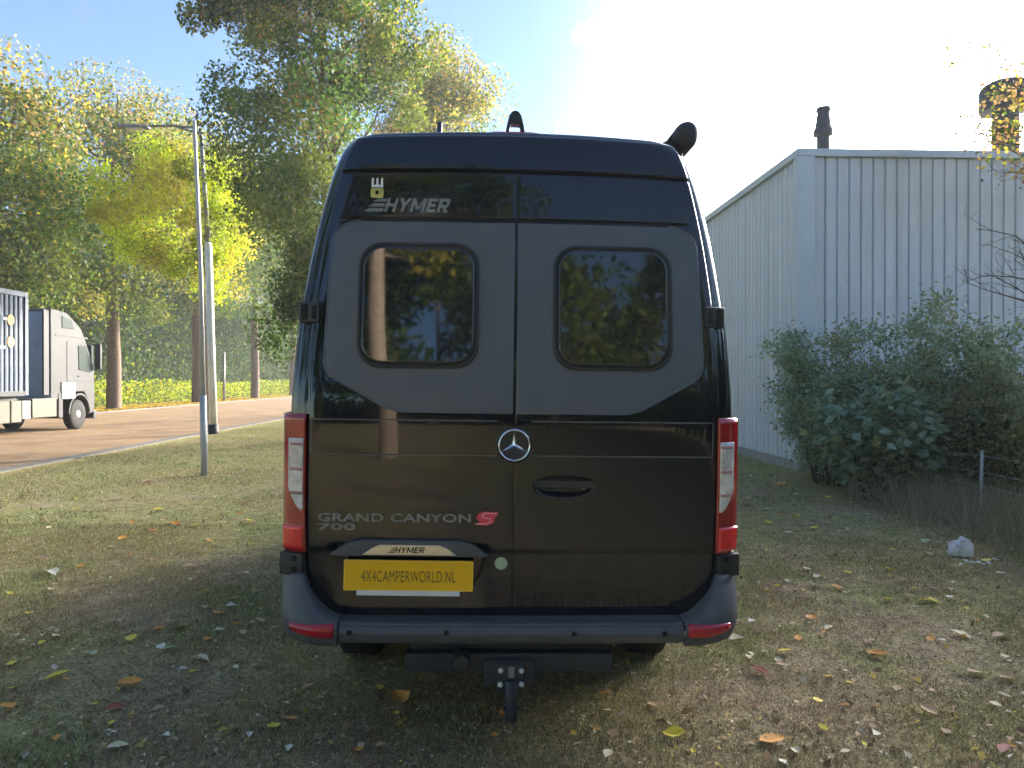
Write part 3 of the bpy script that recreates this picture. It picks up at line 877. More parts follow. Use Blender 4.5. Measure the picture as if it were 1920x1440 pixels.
# tail lights
def lamp_patch(x0f, x1f, z0, z1, off, nz=16, nx_=10, side=0.0):
    b_ = MB(); rows_ = []
    for i in range(nz + 1):
        z = z0 + (z1 - z0) * i / nz; w = float(wz(z))
        r_ = []
        ts = np.linspace(x0f(z), x1f(z), nx_)
        for k, t in enumerate(ts):
            q = surf(t * w, z, off); q = list(q)
            q[0] += off * max(0, (t - 0.91) / 0.09) * 1.2
            r_.append(q)
        if side > 0:
            q = list(r_[-1]); r_.append([q[0] + 0.004, q[1] + side * 0.4, q[2]]); r_.append([q[0] + 0.002, q[1] + side, q[2]]); r_.append([q[0] - 0.03, q[1] + side, q[2]])
        q = list(r_[0]); r_ = [[q[0], q[1] + 0.03, q[2]]] + r_
        rows_.append(r_)
    n_ = len(rows_[0])
    top = [[q[0] - 0.01, q[1] + 0.03, q[2]] for q in rows_[-1]]; bot = [[q[0] - 0.01, q[1] + 0.03, q[2]] for q in rows_[0]]
    rows_ = [bot] + rows_ + [top]
    b_.add([tuple(q) for r_ in rows_ for q in r_], [(i * n_ + k, i * n_ + k + 1, (i + 1) * n_ + k + 1, (i + 1) * n_ + k) for i in range(len(rows_) - 1) for k in range(n_ - 1)])
    return b_


for sgn in (-1, 1):
    te = lambda z: 0.900
    housing = lamp_patch(te, lambda z: 1.0, 0.882, 1.492, 0.016, 24, 16, 0.16)
    cl = lamp_patch(lambda z: 0.908, lambda z: 0.908 + 0.052 * min(1, max(0.02, (z - 1.065) / 0.10))**0.6, 1.070, 1.385, 0.024, 22, 8)
    lo = lamp_patch(lambda z: 0.910, lambda z: 0.985, 0.895, 1.000, 0.022, 6, 8)
    objs = []
    if sgn < 0:
        for q in (housing, cl, lo): q.v = [(-x, y, z) for x, y, z in q.v]
    tl = housing.build('tail_light', M['red'], van, smooth=True)
    clo = cl.build('clear_lens', M['clear'], tl, smooth=True)
    for zz_ in (1.355, 1.245, 1.14):
        rb_ = lamp_patch(lambda z: 0.909, lambda z: 0.953, zz_, zz_ + 0.012, 0.0265, 2, 6)
        if sgn < 0: rb_.v = [(-x, y, z) for x, y, z in rb_.v]
        o_ = rb_.build('lens_rib', M['lensrib'], tl, smooth=True)
    lo.build('stop_lens', M['redbright'], tl, smooth=True)
    # hinges
    hx = 0.865 if sgn < 0 else 0.855
    hb = MB().box(0, 0.106, -0.022, 0.06, -0.048, 0.048)
    if sgn < 0: hb.v = [(-x, y, z) for x, y, z in hb.v]
    ho = hb.build('upper_hinge', M['plastic'], van, (sgn * hx, float(surf(0.86, 1.95)[1]) + 0.0, 1.945 if sgn < 0 else 1.95), (0, 0, sgn * 0.35), bevel=0.008)
    for (a_, b_2, c_) in ((0.015, 0.035, 0.030), (0.06, 0.09, 0.036)):
        h2 = MB().box(a_, b_2, -0.028, 0.0, -c_, c_)
        if sgn < 0: h2.v = [(-x, y, z) for x, y, z in h2.v]
        h2.build('hinge_knuckle', M['seam'], ho, bevel=0.003)
    lb = MB().box(0.0, 0.118, -0.035, 0.12, -0.052, 0.052)
    if sgn < 0: lb.v = [(-x, y, z) for x, y, z in lb.v]
    lo_ = lb.build('lower_hinge', M['plastic'], van, (sgn * 0.918, 0.055, 0.826), (0, 0, sgn * 0.30), bevel=0.010)
    for (a_, b_2) in ((0.012, 0.036), (-0.036, -0.012)):
        l2 = MB().box(0.03, 0.055, -0.041, 0.0, a_, b_2)
        if sgn < 0: l2.v = [(-x, y, z) for x, y, z in l2.v]
        l2.build('hinge_knuckle', M['seam'], lo_, bevel=0.002)

# bumper
prof = [(0.03, 0.602), (-0.056, 0.602), (-0.076, 0.598), (-0.083, 0.590), (-0.078, 0.583), (-0.088, 0.577), (-0.098, 0.560), (-0.094, 0.528), (-0.080, 0.512), (-0.03, 0.503), (0.05, 0.503)]
bb = MB(); cols = []
for x in np.linspace(-0.7505, 0.7505, 25):
    cols.append([(x, y + 0.012 * (x / 0.75)**2, z) for y, z in prof])
n_ = len(prof)
bb.add([q for c in cols for q in c], [(i * n_ + k, i * n_ + k + 1, (i + 1) * n_ + k + 1, (i + 1) * n_ + k) for i in range(len(cols) - 1) for k in range(n_ - 1)] + [tuple(range(n_)), tuple((len(cols) - 1) * n_ + k for k in range(n_))])
bump = bb.build('bumper', M['bumper'], van, bevel=0.004)
for x, z in ((-0.70, 0.565), (-0.285, 0.565), (0.265, 0.560), (0.66, 0.560)):
    MB().lathe([(0.012, 0.0), (0.012, -0.004), (0.009, -0.006)], 16, 'y').build('parking_sensor', M['seam'], bump, (x, -0.092, z))
ztop = pchip([(0.752, 0.602), (0.80, 0.622), (0.84, 0.660), (0.875, 0.705), (0.898, 0.750), (0.910, 0.784), (0.93, 0.786), (1.03, 0.784)])
zbot = pchip([(0.752, 0.503), (0.86, 0.512), (0.93, 0.528), (0.975, 0.56), (1.0, 0.60), (1.012, 0.66), (1.02, 0.74), (1.03, 0.78)])
for sgn in (-1, 1):
    cb_ = MB(); cols = []
    xsb = np.concatenate([np.linspace(0.752, 0.90, 14), np.linspace(0.91, 1.022, 12)])
    for x in xsb:
        u = max(0, (x - 0.80) / 0.225); yb = -0.086 + 0.20 * (1 - (1 - min(1, u)**2.3)**(1 / 2.3))
        zt_, zb_ = float(ztop(x)), float(zbot(x))
        col_ = []
        for s_ in np.linspace(0, 1, 12):
            z = zt_ + (zb_ - zt_) * s_
            yy = yb - 0.012 * math.sin(math.pi * s_)
            if z > 0.60: yy += min(0.07, (z - 0.60) * 0.42)
            if abs(z - 0.60) < 0.008: yy += 0.006
            col_.append((sgn * (x + 0.016 * (x - 0.752) / 0.27), yy, z))
        xe = sgn * (x + 0.016 * (x - 0.752) / 0.27)
        cols.append([(xe, yb + 0.14, zt_)] + col_ + [(xe, yb + 0.12, zb_)])
    x = 1.038
    cols.append([(sgn * (x + 0.002), 0.40, q[2]) for q in cols[-1]])
    n_ = len(cols[0])
    cb_.add([q for c in cols for q in c], [(i * n_ + k, i * n_ + k + 1, (i + 1) * n_ + k + 1, (i + 1) * n_ + k) for i in range(len(cols) - 1) for k in range(n_ - 1)])
    bc = cb_.build('bumper_corner', M['bumper'], van, smooth=True)
    rf = MB(); rows_ = []
    for x in np.linspace(0.765, 0.965, 14):
        u = max(0, (x - 0.80) / 0.225); yb = -0.086 + 0.20 * (1 - (1 - min(1, u)**2.3)**(1 / 2.3)) - 0.018
        v_ = (x - 0.765) / 0.2
        z1 = 0.600 - 0.004 * v_; z0 = 0.545 + 0.040 * max(0, v_ - 0.3)**1.4
        rows_.append([(sgn * x, yb + 0.03, z1), (sgn * x, yb, z1), (sgn * x, yb - 0.003, (z0 + z1) / 2), (sgn * x, yb, z0), (sgn * x, yb + 0.03, z0)])
    rf.add([q for c in rows_ for q in c], [(i * 5 + k, i * 5 + k + 1, (i + 1) * 5 + k + 1, (i + 1) * 5 + k) for i in range(len(rows_) - 1) for k in range(4)] + [tuple(range(5)), tuple(65 + k for k in range(5))])
    rf.build('reflector', M['reflector'], bc, smooth=True)

# tow bar
tb = MB().box(-0.465, 0.445, -0.03, 0.05, 0.372, 0.452).build('tow_bar', M['hitch'], van, bevel=0.006)
MB().box(-0.445, 0.43, 0.02, 0.10, 0.45, 0.51).build('hitch_bracket', M['hitch'], tb, bevel=0.004)
MB().box(-0.125, 0.10, -0.052, -0.030, 0.315, 0.430).build('hitch_plate', M['hitch'], tb, bevel=0.004)
MB().box(-0.062, 0.052, -0.070, -0.052, 0.300, 0.425).build('hitch_plate', M['hitch'], tb, bevel=0.004)
for x in (-0.048, 0.043):
    for z in (0.395, 0.335):
        MB().lathe([(0.013, 0.0), (0.013, -0.006), (0.010, -0.012), (0.004, -0.013)], 6, 'y').build('bolt', M['bolt'], tb, (x - 0.002, -0.070, z - 0.002), bevel=0.001)
MB().box(-0.016, 0.010, -0.0735, -0.070, 0.362, 0.410).build('type_label', M['zinc'], tb)
nk = MB().tube([(-0.003, -0.075, 0.345), (-0.004, -0.090, 0.300), (-0.004, -0.095, 0.245), (-0.004, -0.095, 0.190)], [0.030, 0.030, 0.027, 0.026], 14)
nk.lathe([(0.034, 0.0), (0.034, 0.010)], 14, 'z', (-0.004, -0.095, 0.232))
nk.build('hitch_neck', M['hitch'], tb, bevel=0.002)
MB().lathe([(0.040, 0.04), (0.040, -0.03), (0.034, -0.042), (0.034, -0.050), (0.012, -0.052)], 20, 'y').build('trailer_socket', M['plastic'], tb, (-0.222, -0.035, 0.428), bevel=0.002)
MB().box(0.10, 0.16, 0.0, 0.05, 0.340, 0.372).build('hitch_bracket', M['hitch'], tb, bevel=0.004)
# underside, axle, wheels, mud flaps
MB().box(-0.80, 0.80, 0.5, 6.4, 0.44, 0.53).build('chassis', M['seam'], van)
for x in (-0.84, 0.84):
    for y in (1.27, 5.5):
        w0 = MB().lathe([(0.20, -0.11), (0.32, -0.12), (0.352, -0.10), (0.355, 0), (0.352, 0.10), (0.32, 0.12), (0.20, 0.11)], 32, 'x').build('wheel', M['rubber'], van, (x, y, 0.352), smooth=True)
        MB().lathe([(0.05, 0.125), (0.205, 0.118), (0.21, 0.08), (0.21, -0.08), (0.205, -0.118), (0.05, -0.125)], 20, 'x').build('rim', M['rim'], w0)
    MB().box(x - 0.12, x + 0.12, 0.80, 0.815, 0.42, 0.52).build('mud_flap', M['rubber'], van, bevel=0.004)
MB().tube([(-0.45, 0.9, 0.42), (-0.45, 2.5, 0.42)], 0.09, 14).build('spare_wheel_carrier', M['seam'], van)
# roof items
third = MB()
rows_ = []
for x in np.linspace(-0.155, 0.145, 13):
    e = 1 - min(1, abs((x + 0.005) / 0.15))**6
    rows_.append([(x, 0.33, 2.81), (x, 0.30, 2.836 + 0.012 * e), (x, 0.33, 2.846 + 0.017 * e), (x, 0.45, 2.85)])
third.add([q for c in rows_ for q in c], [(i * 4 + k, i * 4 + k + 1, (i + 1) * 4 + k + 1, (i + 1) * 4 + k) for i in range(12) for k in range(3)] + [(0, 1, 2, 3), (48, 49, 50, 51)])
third.build('high_brake_light', M['redbright'], van, smooth=True)
# camera pod with an opening
pod = MB()
outer = [(-0.046, 0.0), (-0.040, 0.035), (-0.030, 0.078), (-0.016, 0.098), (0.0, 0.103), (0.016, 0.098), (0.030, 0.078), (0.040, 0.035), (0.046, 0.0)]
inner = [(-0.030, 0.0), (-0.027, 0.020), (-0.024, 0.036), (-0.014, 0.038), (0.0, 0.038), (0.014, 0.038), (0.024, 0.036), (0.027, 0.020), (0.030, 0.0)]
vs = []
for (yy) in (-0.035, 0.035):
    vs += [(x, yy * (1 - 0.25 * z / 0.103), z) for x, z in outer] + [(x, yy * (1 - 0.25 * z / 0.103), z) for x, z in inner]
fs = []
for i in range(8):
    fs += [(i, i + 1, 9 + i + 1, 9 + i), (18 + i + 1, 18 + i, 27 + i, 27 + i + 1), (i + 1, i, 18 + i, 18 + i + 1), (9 + i, 9 + i + 1, 27 + i + 1, 27 + i)]
pod.add(vs, fs)
pod.build('rear_camera', M['plastic'], van, (-0.002, 0.34, 2.858), bevel=0.003)
MB().prism([(-0.10, 0.0), (0.14, 0.0), (0.06, 0.018), (0.035, 0.10), (0.02, 0.10), (-0.04, 0.018)], -0.011, 0.011, 'x').build('roof_antenna', M['plastic'], van, (-0.375, 0.44, 2.848), bevel=0.004)
# awning case end on the right roof edge
aw = MB(); rows_ = []
sec = [(0.062 * math.cos(a) * (1.0), 0.074 * math.sin(a)) for a in np.linspace(0, 2 * math.pi, 21)[:-1]]
for (y, k) in ((0.30, 0.55), (0.31, 0.86), (0.34, 1.0), (0.60, 1.0), (4.3, 1.0), (4.35, 0.8)):
    rows_.append([(0.838 + x * k + z * 0.10 * k, y, 2.864 + z * k) for x, z in sec])
n_ = 20
aw.add([q for c in rows_ for q in c], [(i * n_ + k, i * n_ + (k + 1) % n_, (i + 1) * n_ + (k + 1) % n_, (i + 1) * n_ + k) for i in range(5) for k in range(n_)] + [tuple(range(n_)), tuple(5 * n_ + k for k in range(n_))])
awo = aw.build('awning_case', M['plastic'], van, smooth=True)
MB().prism([(0.69, 2.82), (0.75, 2.85), (0.80, 2.91), (0.84, 2.89), (0.83, 2.77), (0.79, 2.75)], 0.36, 0.44).build('awning_bracket', M['plastic'], awo, bevel=0.006)
# side windows and windscreen
for sgn in (-1, 1):
    for (y0, y1) in ((1.0, 1.9), (4.0, 4.8)):
        sw = MB()
        r_ = rrect((y0 + y1) / 2, 1.80, (y1 - y0) / 2, 0.27, 0.06, 4)
        sw.add([(sgn * (float(wz(z)) + 0.006), y, z) for y, z in r_], [tuple(range(len(r_)))])
        sw.build('side_window', M['glass'], van)

# ------------------------------------------------------------------ litter bag
bag = MB(); vs = []; fs = []
nn, mm_ = 22, 14
brs = random.Random(4)
for i in range(mm_ + 1):
    ph_ = math.pi * i / mm_
    for j in range(nn):
        th = 2 * math.pi * j / nn
        r_ = 0.095 * (1 + 0.25 * math.sin(3 * th + 2 * ph_) + 0.18 * math.sin(7 * th - 3 * ph_) + brs.uniform(-0.14, 0.14))
        vs.append((r_ * math.sin(ph_) * math.cos(th) * 1.05, r_ * math.sin(ph_) * math.sin(th) * 0.8, 0.075 + 0.105 * math.cos(ph_) * (1 + 0.2 * math.cos(th + 1))))
for i in range(mm_):
    for j in range(nn):
        fs.append((i * nn + j, i * nn + (j + 1) % nn, (i + 1) * nn + (j + 1) % nn, (i + 1) * nn + j))
bag.add(vs, fs)
p = G(1800, 1045)
tag(bag.build('plastic_bag', M['bag'], None, (p.x, p.y, 0.0)), 'crumpled white plastic bag lying at the foot of the fence', 'plastic bag')

# ------------------------------------------------------------------ trees
C_GREEN = (0.060, 0.125, 0.018); C_OLIVE = (0.165, 0.200, 0.028); C_LIME = (0.48, 0.60, 0.02); C_YELL = (0.52, 0.42, 0.05); C_ORNG = (0.40, 0.24, 0.09); C_DARK = (0.038, 0.062, 0.022)


def limb(b_, p0, p1, r0, r1, wob=0.15, n=6, seg=5):
    p0 = Vector(p0); p1 = Vector(p1); pts = []; L = (p1 - p0).length
    for i in range(seg + 1):
        t = i / seg
        q = p0.lerp(p1, t)
        if 0 < i < seg: q += Vector((random.uniform(-1, 1), random.uniform(-1, 1), random.uniform(-0.5, 0.5))) * wob * L * 0.25
        q.z += math.sin(t * math.pi) * 0.06 * L
        pts.append(q)
    b_.tube(pts, [r0 + (r1 - r0) * (i / seg)**0.8 for i in range(seg + 1)], n)
    return pts


def tree(name, label, loc, h, crown_c, crown_r, r0, nclump, nleaf, lsize, cols, w, group=None, clump_r=0.9, bark='bark', leafmat='leaf', lean=(0, 0), topcols=None, gap=0.0, cat='tree', seg_top=0.8, shell=0.45):
    t = empty(name, label, cat, (loc[0], loc[1], 0), group=group)
    b_ = MB()
    cz = crown_c[2]
    top = Vector((crown_c[0] * 0.7, crown_c[1] * 0.7, cz + crown_r[2] * seg_top))
    mid = Vector((lean[0], lean[1], cz - crown_r[2] * 0.6))
    trunk = [Vector((0, 0, -0.15)), Vector((0, 0, 0.12)), Vector((lean[0] * 0.15 + 0.03, lean[1] * .15, mid.z * 0.35)), Vector((lean[0] * 0.6 - 0.05, lean[1] * .6, mid.z * 0.7)), mid, mid.lerp(top, 0.4) + Vector((random.uniform(-.3, .3), random.uniform(-.3, .3), 0)), top]
    b_.tube(trunk, [r0 * 1.45, r0 * 1.12, r0, r0 * 0.9, r0 * 0.78, r0 * 0.45, r0 * 0.1], 12)
    cl = []
    for i in range(nclump):
        for _ in range(50):
            v = np.array([random.gauss(0, 1) for _ in range(3)]); v /= np.linalg.norm(v)
            rr = random.uniform(shell, 1.0)**0.6
            c = np.array(crown_c) + v * rr * np.array(crown_r)
            if v[2] < -0.2 and random.random() < gap: continue
            break
        cl.append(c)
    for i in range(min(nclump, 34)):
        c = Vector(cl[i]); k = random.uniform(0.05, 0.75)
        st = mid.lerp(top, k) if c.z > mid.z else trunk[3].lerp(mid, random.uniform(0.3, 1))
        if c.z < st.z + 0.2: st = st + Vector((0, 0, -min(st.z - mid.z, st.z - c.z + 0.3) if st.z > mid.z else 0))
        pts = limb(b_, st, c, r0 * 0.30 * (1 - k * 0.5), r0 * 0.04)
        for _ in range(3):
            q = pts[random.randint(2, 4)]
            limb(b_, q, q + Vector((random.uniform(-1, 1), random.uniform(-1, 1), random.uniform(-0.2, 0.9))) * clump_r * 1.4, r0 * 0.06, r0 * 0.02, n=4, seg=3)
    b_.build('trunk', M[bark], t, smooth=True)
    cl = np.array(cl)
    idx = rng.integers(0, nclump, nleaf)
    cr_s = rng.uniform(0.55, 1.3, nclump) * clump_r
    off = rng.normal(size=(nleaf, 3)); off /= np.linalg.norm(off, axis=1)[:, None]
    off *= (rng.uniform(0.15, 1.0, nleaf)**0.55)[:, None] * cr_s[idx][:, None] * np.array([1.05, 1.05, 0.95])
    pts = cl[idx] + off
    base = pick(cols, w, nclump)
    own = pick(cols, w, nleaf)
    mixk = rng.uniform(0.05, 0.65, nleaf)[:, None]
    colr = base[idx] * (1 - mixk) + own * mixk
    if topcols is not None:
        hh = np.clip((pts[:, 2] - (cz - crown_r[2] * 0.1)) / (crown_r[2] * 1.0), 0, 1) * 0.9
        side = rng.uniform(0, 1, nleaf) < hh
        colr[side] = pick(topcols[0], topcols[1], int(side.sum()))
    tag(link('crown', leaf_mesh('crown', pts, lsize, colr, M[leafmat]), t), kind=None)
    return t


def at_x(px, x):   # ground point at world x seen in photo column px
    r = (px - 960) / 1386; c, s = math.cos(R(PSI)), math.sin(R(PSI))
    d = x / (r * c + s)
    return P(px, 714, d)


rowg = 'lime trees in a row beyond the brick road'
TOPC = ([C_OLIVE, C_YELL, C_ORNG, C_GREEN], [3, 2.2, 2.0, 1])
x_r = -20.8
specs = [(-70, 15.8, 5.2, 'broad lime tree behind the truck cab, its crown cut by the left photo edge'),
         (213, 19.0, 5.5, 'lime tree with a thick half sunlit trunk just right of the truck cab'),
         (370, 20.5, 5.8, 'lime tree whose trunk shows directly behind the two lamp posts'),
         (478, 21.5, 5.8, 'lime tree with a slim forked trunk between lamp posts and van'),
         (549, 21.0, 5.8, 'lime tree whose trunk touches the left edge of the van')]
for i, (px, h, cr0, lab) in enumerate(specs):
    p = at_x(px, x_r)
    tree('lime_tree', lab, (p.x, p.y), h, (0.4, 0, h - 7.0), (cr0, cr0, 7.2), 0.36, 110, 42000, 0.17, [C_GREEN, C_OLIVE, C_DARK, C_YELL], [4, 2.5, 2, 0.8], rowg, 1.7, topcols=TOPC, shell=0.2)
# the tall tree whose crown rises over the van's left half
p = P(622, 714, 20.5)
tree('tall_poplar', 'tall loose crowned tree towering above the left half of the van', (p.x, p.y), 16, (-0.35, 0, 9.4), (3.15, 3.3, 7.2), 0.24, 140, 90000, 0.10, [C_GREEN, C_OLIVE, C_DARK, C_ORNG], [3.5, 2.8, 1.8, 0.12], None, 0.85, shell=0.25, topcols=([C_OLIVE, C_YELL, C_ORNG, C_GREEN], [3, 1.6, 1.6, 2]), gap=0.1)
p = P(815, 714, 40)
tree('round_tree', 'round topped yellow green tree rising behind the roof antenna of the van', (p.x, p.y), 19.5, (0.2, 0, 14.0), (3.3, 3.3, 5.8), 0.32, 90, 40000, 0.15, [C_GREEN, C_OLIVE, C_YELL], [2.5, 3, 1.3], None, 1.5, topcols=TOPC, shell=0.2)
# young yellow-green tree by the lamp posts
p = P(388, 714, 24.5)
yt = tree('young_tree', 'young bright yellow green tree around the upper lamp posts', (p.x, p.y), 9, (-0.9, 0, 7.1), (2.6, 2.3, 2.8), 0.09, 80, 26000, 0.105, [C_LIME, C_YELL, C_OLIVE], [4, 2.0, 1.4], None, 0.68, bark='bark2', shell=0.3)
# tree at the right photo edge: bare twigs and orange leaves
p = P(2010, 714, 11.6)
rt = empty('bare_tree', 'thinning tree at the right photo edge with bare twigs and orange leaves', 'tree', (p.x, p.y, 0))
b_ = MB(); tips = []
b_.tube([(0, 0, -0.1), (0.02, 0, 0.2), (0.05, 0.05, 2.0), (-0.05, 0.0, 3.8), (0, 0, 5.2), (0.1, 0, 7.5)], [0.15, 0.12, 0.10, 0.085, 0.06, 0.015], 10)
rs = random.Random(21)
for k in range(26):
    z0 = rs.uniform(2.2, 6.4); a = rs.uniform(110, 250) if k < 18 else rs.uniform(0, 360)
    L = rs.uniform(0.9, 1.75)
    d_ = Vector((math.cos(R(a)), math.sin(R(a)) * 0.7, rs.uniform(0.1, 0.75))).normalized()
    e = Vector((0, 0, z0)) + d_ * L
    pts = limb(b_, (0, 0, z0), e, 0.022, 0.005, 0.25, 5, 5)
    for _ in range(7):
        q = pts[rs.randint(1, 5)]
        e2 = q + (d_ + Vector((rs.uniform(-.7, .7), rs.uniform(-.7, .7), rs.uniform(-0.6, 0.7)))).normalized() * rs.uniform(0.25, 0.6)
        p2 = limb(b_, q, e2, 0.006, 0.0022, 0.3, 4, 3)
        tips += [p2[-1], p2[1]] if z0 > 4.2 else []
        for _ in range(2):
            q3 = p2[rs.randint(1, 3)]
            limb(b_, q3, q3 + Vector((rs.uniform(-1, .5), rs.uniform(-1, 1), rs.uniform(-0.5, 1))).normalized() * rs.uniform(0.1, 0.28), 0.003, 0.0015, 0.3, 3, 2)
b_.build('trunk', M['twig'], rt, smooth=True)
tp = np.array([tuple(t) for t in tips]); tp = tp[tp[:, 2] > 4.75]
pts = tp[rng.integers(0, len(tp), 1500)] + rng.normal(size=(1500, 3)) * 0.09
link('crown', leaf_mesh('crown', pts, 0.075, pick([C_ORNG, C_YELL, C_OLIVE, C_GREEN], [3.5, 1.5, 1.5, 1], 1500), M['leaf']), rt)

# ------------------------------------------------------------------ far wood, undergrowth
def mass(name, n, x0, x1, y0, y1, zf, size, cols, w, matn='leaf', seed=3, kindn='stuff', zmin=0.0, dens=0.0):
    x = rng.uniform(x0, x1, n); y = rng.uniform(y0, y1, n)
    top = zf * (0.55 + 0.75 * fbm(x * 0.23, y * 0.23, seed, 3))
    z = zmin + (top - zmin) * rng.uniform(0, 1, n)**0.8
    z += 0.4 * np.sin(x * 3.1) * np.sin(y * 2.3) * (zf > 3)
    cl_ = fbm(x * 1.3 + z * 1.7, y * 1.3, seed + 9, 3)
    keep = cl_ > dens
    P_ = np.stack([x, y, z], 1)[keep]
    k = len(P_)
    return tag(link(name, leaf_mesh(name, P_, size, pick(cols, w, k), M[matn])), kind='stuff')


mass('woodland', 210000, -37, -25, 28, 125, 12.0, 0.27, [C_DARK, C_GREEN, C_OLIVE], [4, 3, 1.0], seed=3, dens=0.38)
mass('distant_wood', 30000, -30, 20, 125, 140, 16.0, 0.8, [C_DARK, C_GREEN, C_OLIVE, C_YELL], [3, 3, 1.5, .5], seed=8, dens=0.3)
mass('low_undergrowth', 34000, -27, -22.3, 26, 110, 1.7, 0.15, [C_LIME, C_OLIVE, C_GREEN, C_YELL], [3, 2, 2, 1], seed=5)
n = 26000
x = -19.7 - np.abs(rng.normal(size=n)) * 1.6; y = rng.uniform(24, 110, n)
tag(link('verge_leaf_litter', leaf_mesh('verge_leaf_litter', np.stack([x, y, rng.uniform(0.01, 0.10, n)], 1), 0.14, pick([(0.62, 0.42, 0.05), (0.45, 0.25, 0.06), (0.35, 0.33, 0.05), (0.16, 0.18, 0.03)], [3, 2, 1.5, 1], n), M['leaf'], flat=2.0)), kind='stuff')

# ------------------------------------------------------------------ shrubs and wire fence on the right
def shrub(label, loc, rx, ry, rz_, n, size, cols, w, stems=24, leafmat='shrubleaf', flat=0.2, name='shrub', spiky=0.35, group=None):
    t = empty(name, label, 'shrub', (loc[0], loc[1], 0), group=group)
    b_ = MB(); ends = []
    for i in range(stems):
        a = random.uniform(0, 2 * math.pi); el = random.uniform(0.15, 1.0)
        e = Vector((math.cos(a) * rx * (1 - el * 0.45), math.sin(a) * ry * (1 - el * 0.45), rz_ * (0.25 + 0.85 * el) * random.uniform(0.8, 1.1)))
        st = Vector((math.cos(a) * rx * 0.25, math.sin(a) * ry * 0.25, 0))
        pts = limb(b_, st, e, 0.014, 0.003, 0.2, 4, 5)
        ends += pts[1:]
        for _ in range(3):
            q = pts[random.randint(2, 5)]
            e2 = q + Vector((random.uniform(-1, 1), random.uniform(-1, 1), random.uniform(-0.1, 1))).normalized() * random.uniform(0.2, 0.5)
            ends += limb(b_, q, e2, 0.005, 0.002, 0.2, 3, 3)[1:]
    b_.build('stems', M['twig'], t, smooth=True)
    E = np.array([tuple(e) for e in ends])
    idx = rng.integers(0, len(E), n)
    hub = pick(cols, w, len(E))
    pts = E[idx] + rng.normal(size=(n, 3)) * np.array([0.15, 0.15, 0.12]) * spiky * 2.4
    pts[:, 2] = np.maximum(pts[:, 2], 0.03)
    own = pick(cols, w, n)
    link('foliage', leaf_mesh('foliage', pts, size, 0.5 * hub[idx] + 0.5 * own, M[leafmat], flat=flat), t)
    return t


S_G = (0.38, 0.46, 0.26); S_D = (0.24, 0.32, 0.19); S_B = (0.34, 0.46, 0.32); S_Y = (0.42, 0.38, 0.12); S_R = (0.36, 0.24, 0.14)
q = P(1560, 714, 11.9); shrub('dense grey green shrub at the hall corner, leftmost of the shrubs', (q.x, q.y), 1.0, 1.1, 1.95, 24000, 0.058, [S_G, S_D, S_Y, S_B], [4, 3, 0.7, 1.5])
q = P(1660, 714, 11.3); shrub('tall grey green shrub between hall corner and the broad leaved bush', (q.x, q.y), 1.2, 1.1, 2.25, 26000, 0.058, [S_G, S_D, S_Y, S_R], [4, 3, 0.8, .5], stems=32)
q = P(1655, 714, 10.2); shrub('low bush of large glossy leaves spilling towards the lawn', (q.x, q.y), 0.9, 0.8, 1.35, 3600, 0.15, [S_B, S_D, S_G, S_Y], [4, 2, 2, 0.7], flat=0.8, name='broad_leaved_bush')
q = P(1790, 714, 10.6); shrub('olive shrub with a few yellow leaves behind the fence post', (q.x, q.y), 1.1, 1.0, 2.25, 24000, 0.058, [S_G, S_D, S_Y, S_R], [3.5, 2.5, 1.6, .6])
q = P(1905, 714, 10.0); shrub('shrub at the right photo edge with yellow tipped branches', (q.x, q.y), 1.1, 1.1, 2.1, 24000, 0.058, [S_G, S_D, S_Y, S_R], [3.5, 2.5, 1.8, .6])
hg = 'hedge shrubs beyond the right photo edge'
for i, (x, y) in enumerate(((7.4, 6.8), (7.5, 4.8), (7.4, 2.8), (7.6, 0.8), (7.4, -1.2), (7.6, -3.2), (7.5, -5.2), (7.4, -7.2), (7.6, -9.2), (7.4, -11.5), (7.5, -13.8), (7.5, -16.0))):
    shrub('hedge shrub along the wire fence outside the right photo edge', (x, y), 1.4, 1.6, 3.5, 12000, 0.17, [C_GREEN, C_DARK, C_OLIVE], [3, 3, 1], stems=16, group=hg)
# dry stalks at the fence foot
n = 4200
x = 5.60 + rng.normal(size=n) * 0.32; y = rng.uniform(6.0, 9.6, n); x = x + np.clip((9.2 - y) * 0.10, 0, 1)
hgt = rng.uniform(0.15, 0.62, n)
V = np.empty((n, 3, 3)); dirx = rng.normal(size=(n, 2)) * 0.16
V[:, 0] = np.stack([x - 0.004, y, np.zeros(n)], 1); V[:, 1] = np.stack([x + 0.004, y, np.zeros(n)], 1); V[:, 2] = np.stack([x + dirx[:, 0], y + dirx[:, 1], hgt], 1)
tag(link('dry_stalks', np_mesh('dry_stalks', V.reshape(-1, 3), np.arange(3 * n).reshape(n, 3), M['blade'], pick([(0.45, 0.37, 0.25), (0.34, 0.28, 0.18), (0.26, 0.28, 0.15), (0.55, 0.46, 0.32)], [3, 3, 2, 1], n))), kind='stuff')
fence = empty('wire_fence', 'low wire fence with thin posts in front of the shrubs at right', 'fence', (5.62, 0, 0))
for y in (11.6, 9.9, 8.15, 6.4, 4.6, 2.8, 1.0):
    MB().tube([(0, y, -0.05), (random.uniform(-.02, .02), y, 0.86)], 0.016, 8).build('post', M['wire'], fence, smooth=True)
for z in (0.10, 0.27, 0.46, 0.62, 0.80):
    pts = [(0, 11.6 - 0.88 * i, z + (0.0 if i % 2 == 0 else -0.018) + random.uniform(-.004, .004)) for i in range(13)]
    MB().tube(pts, 0.0032, 5).build('wire', M['wire'], fence, smooth=True)

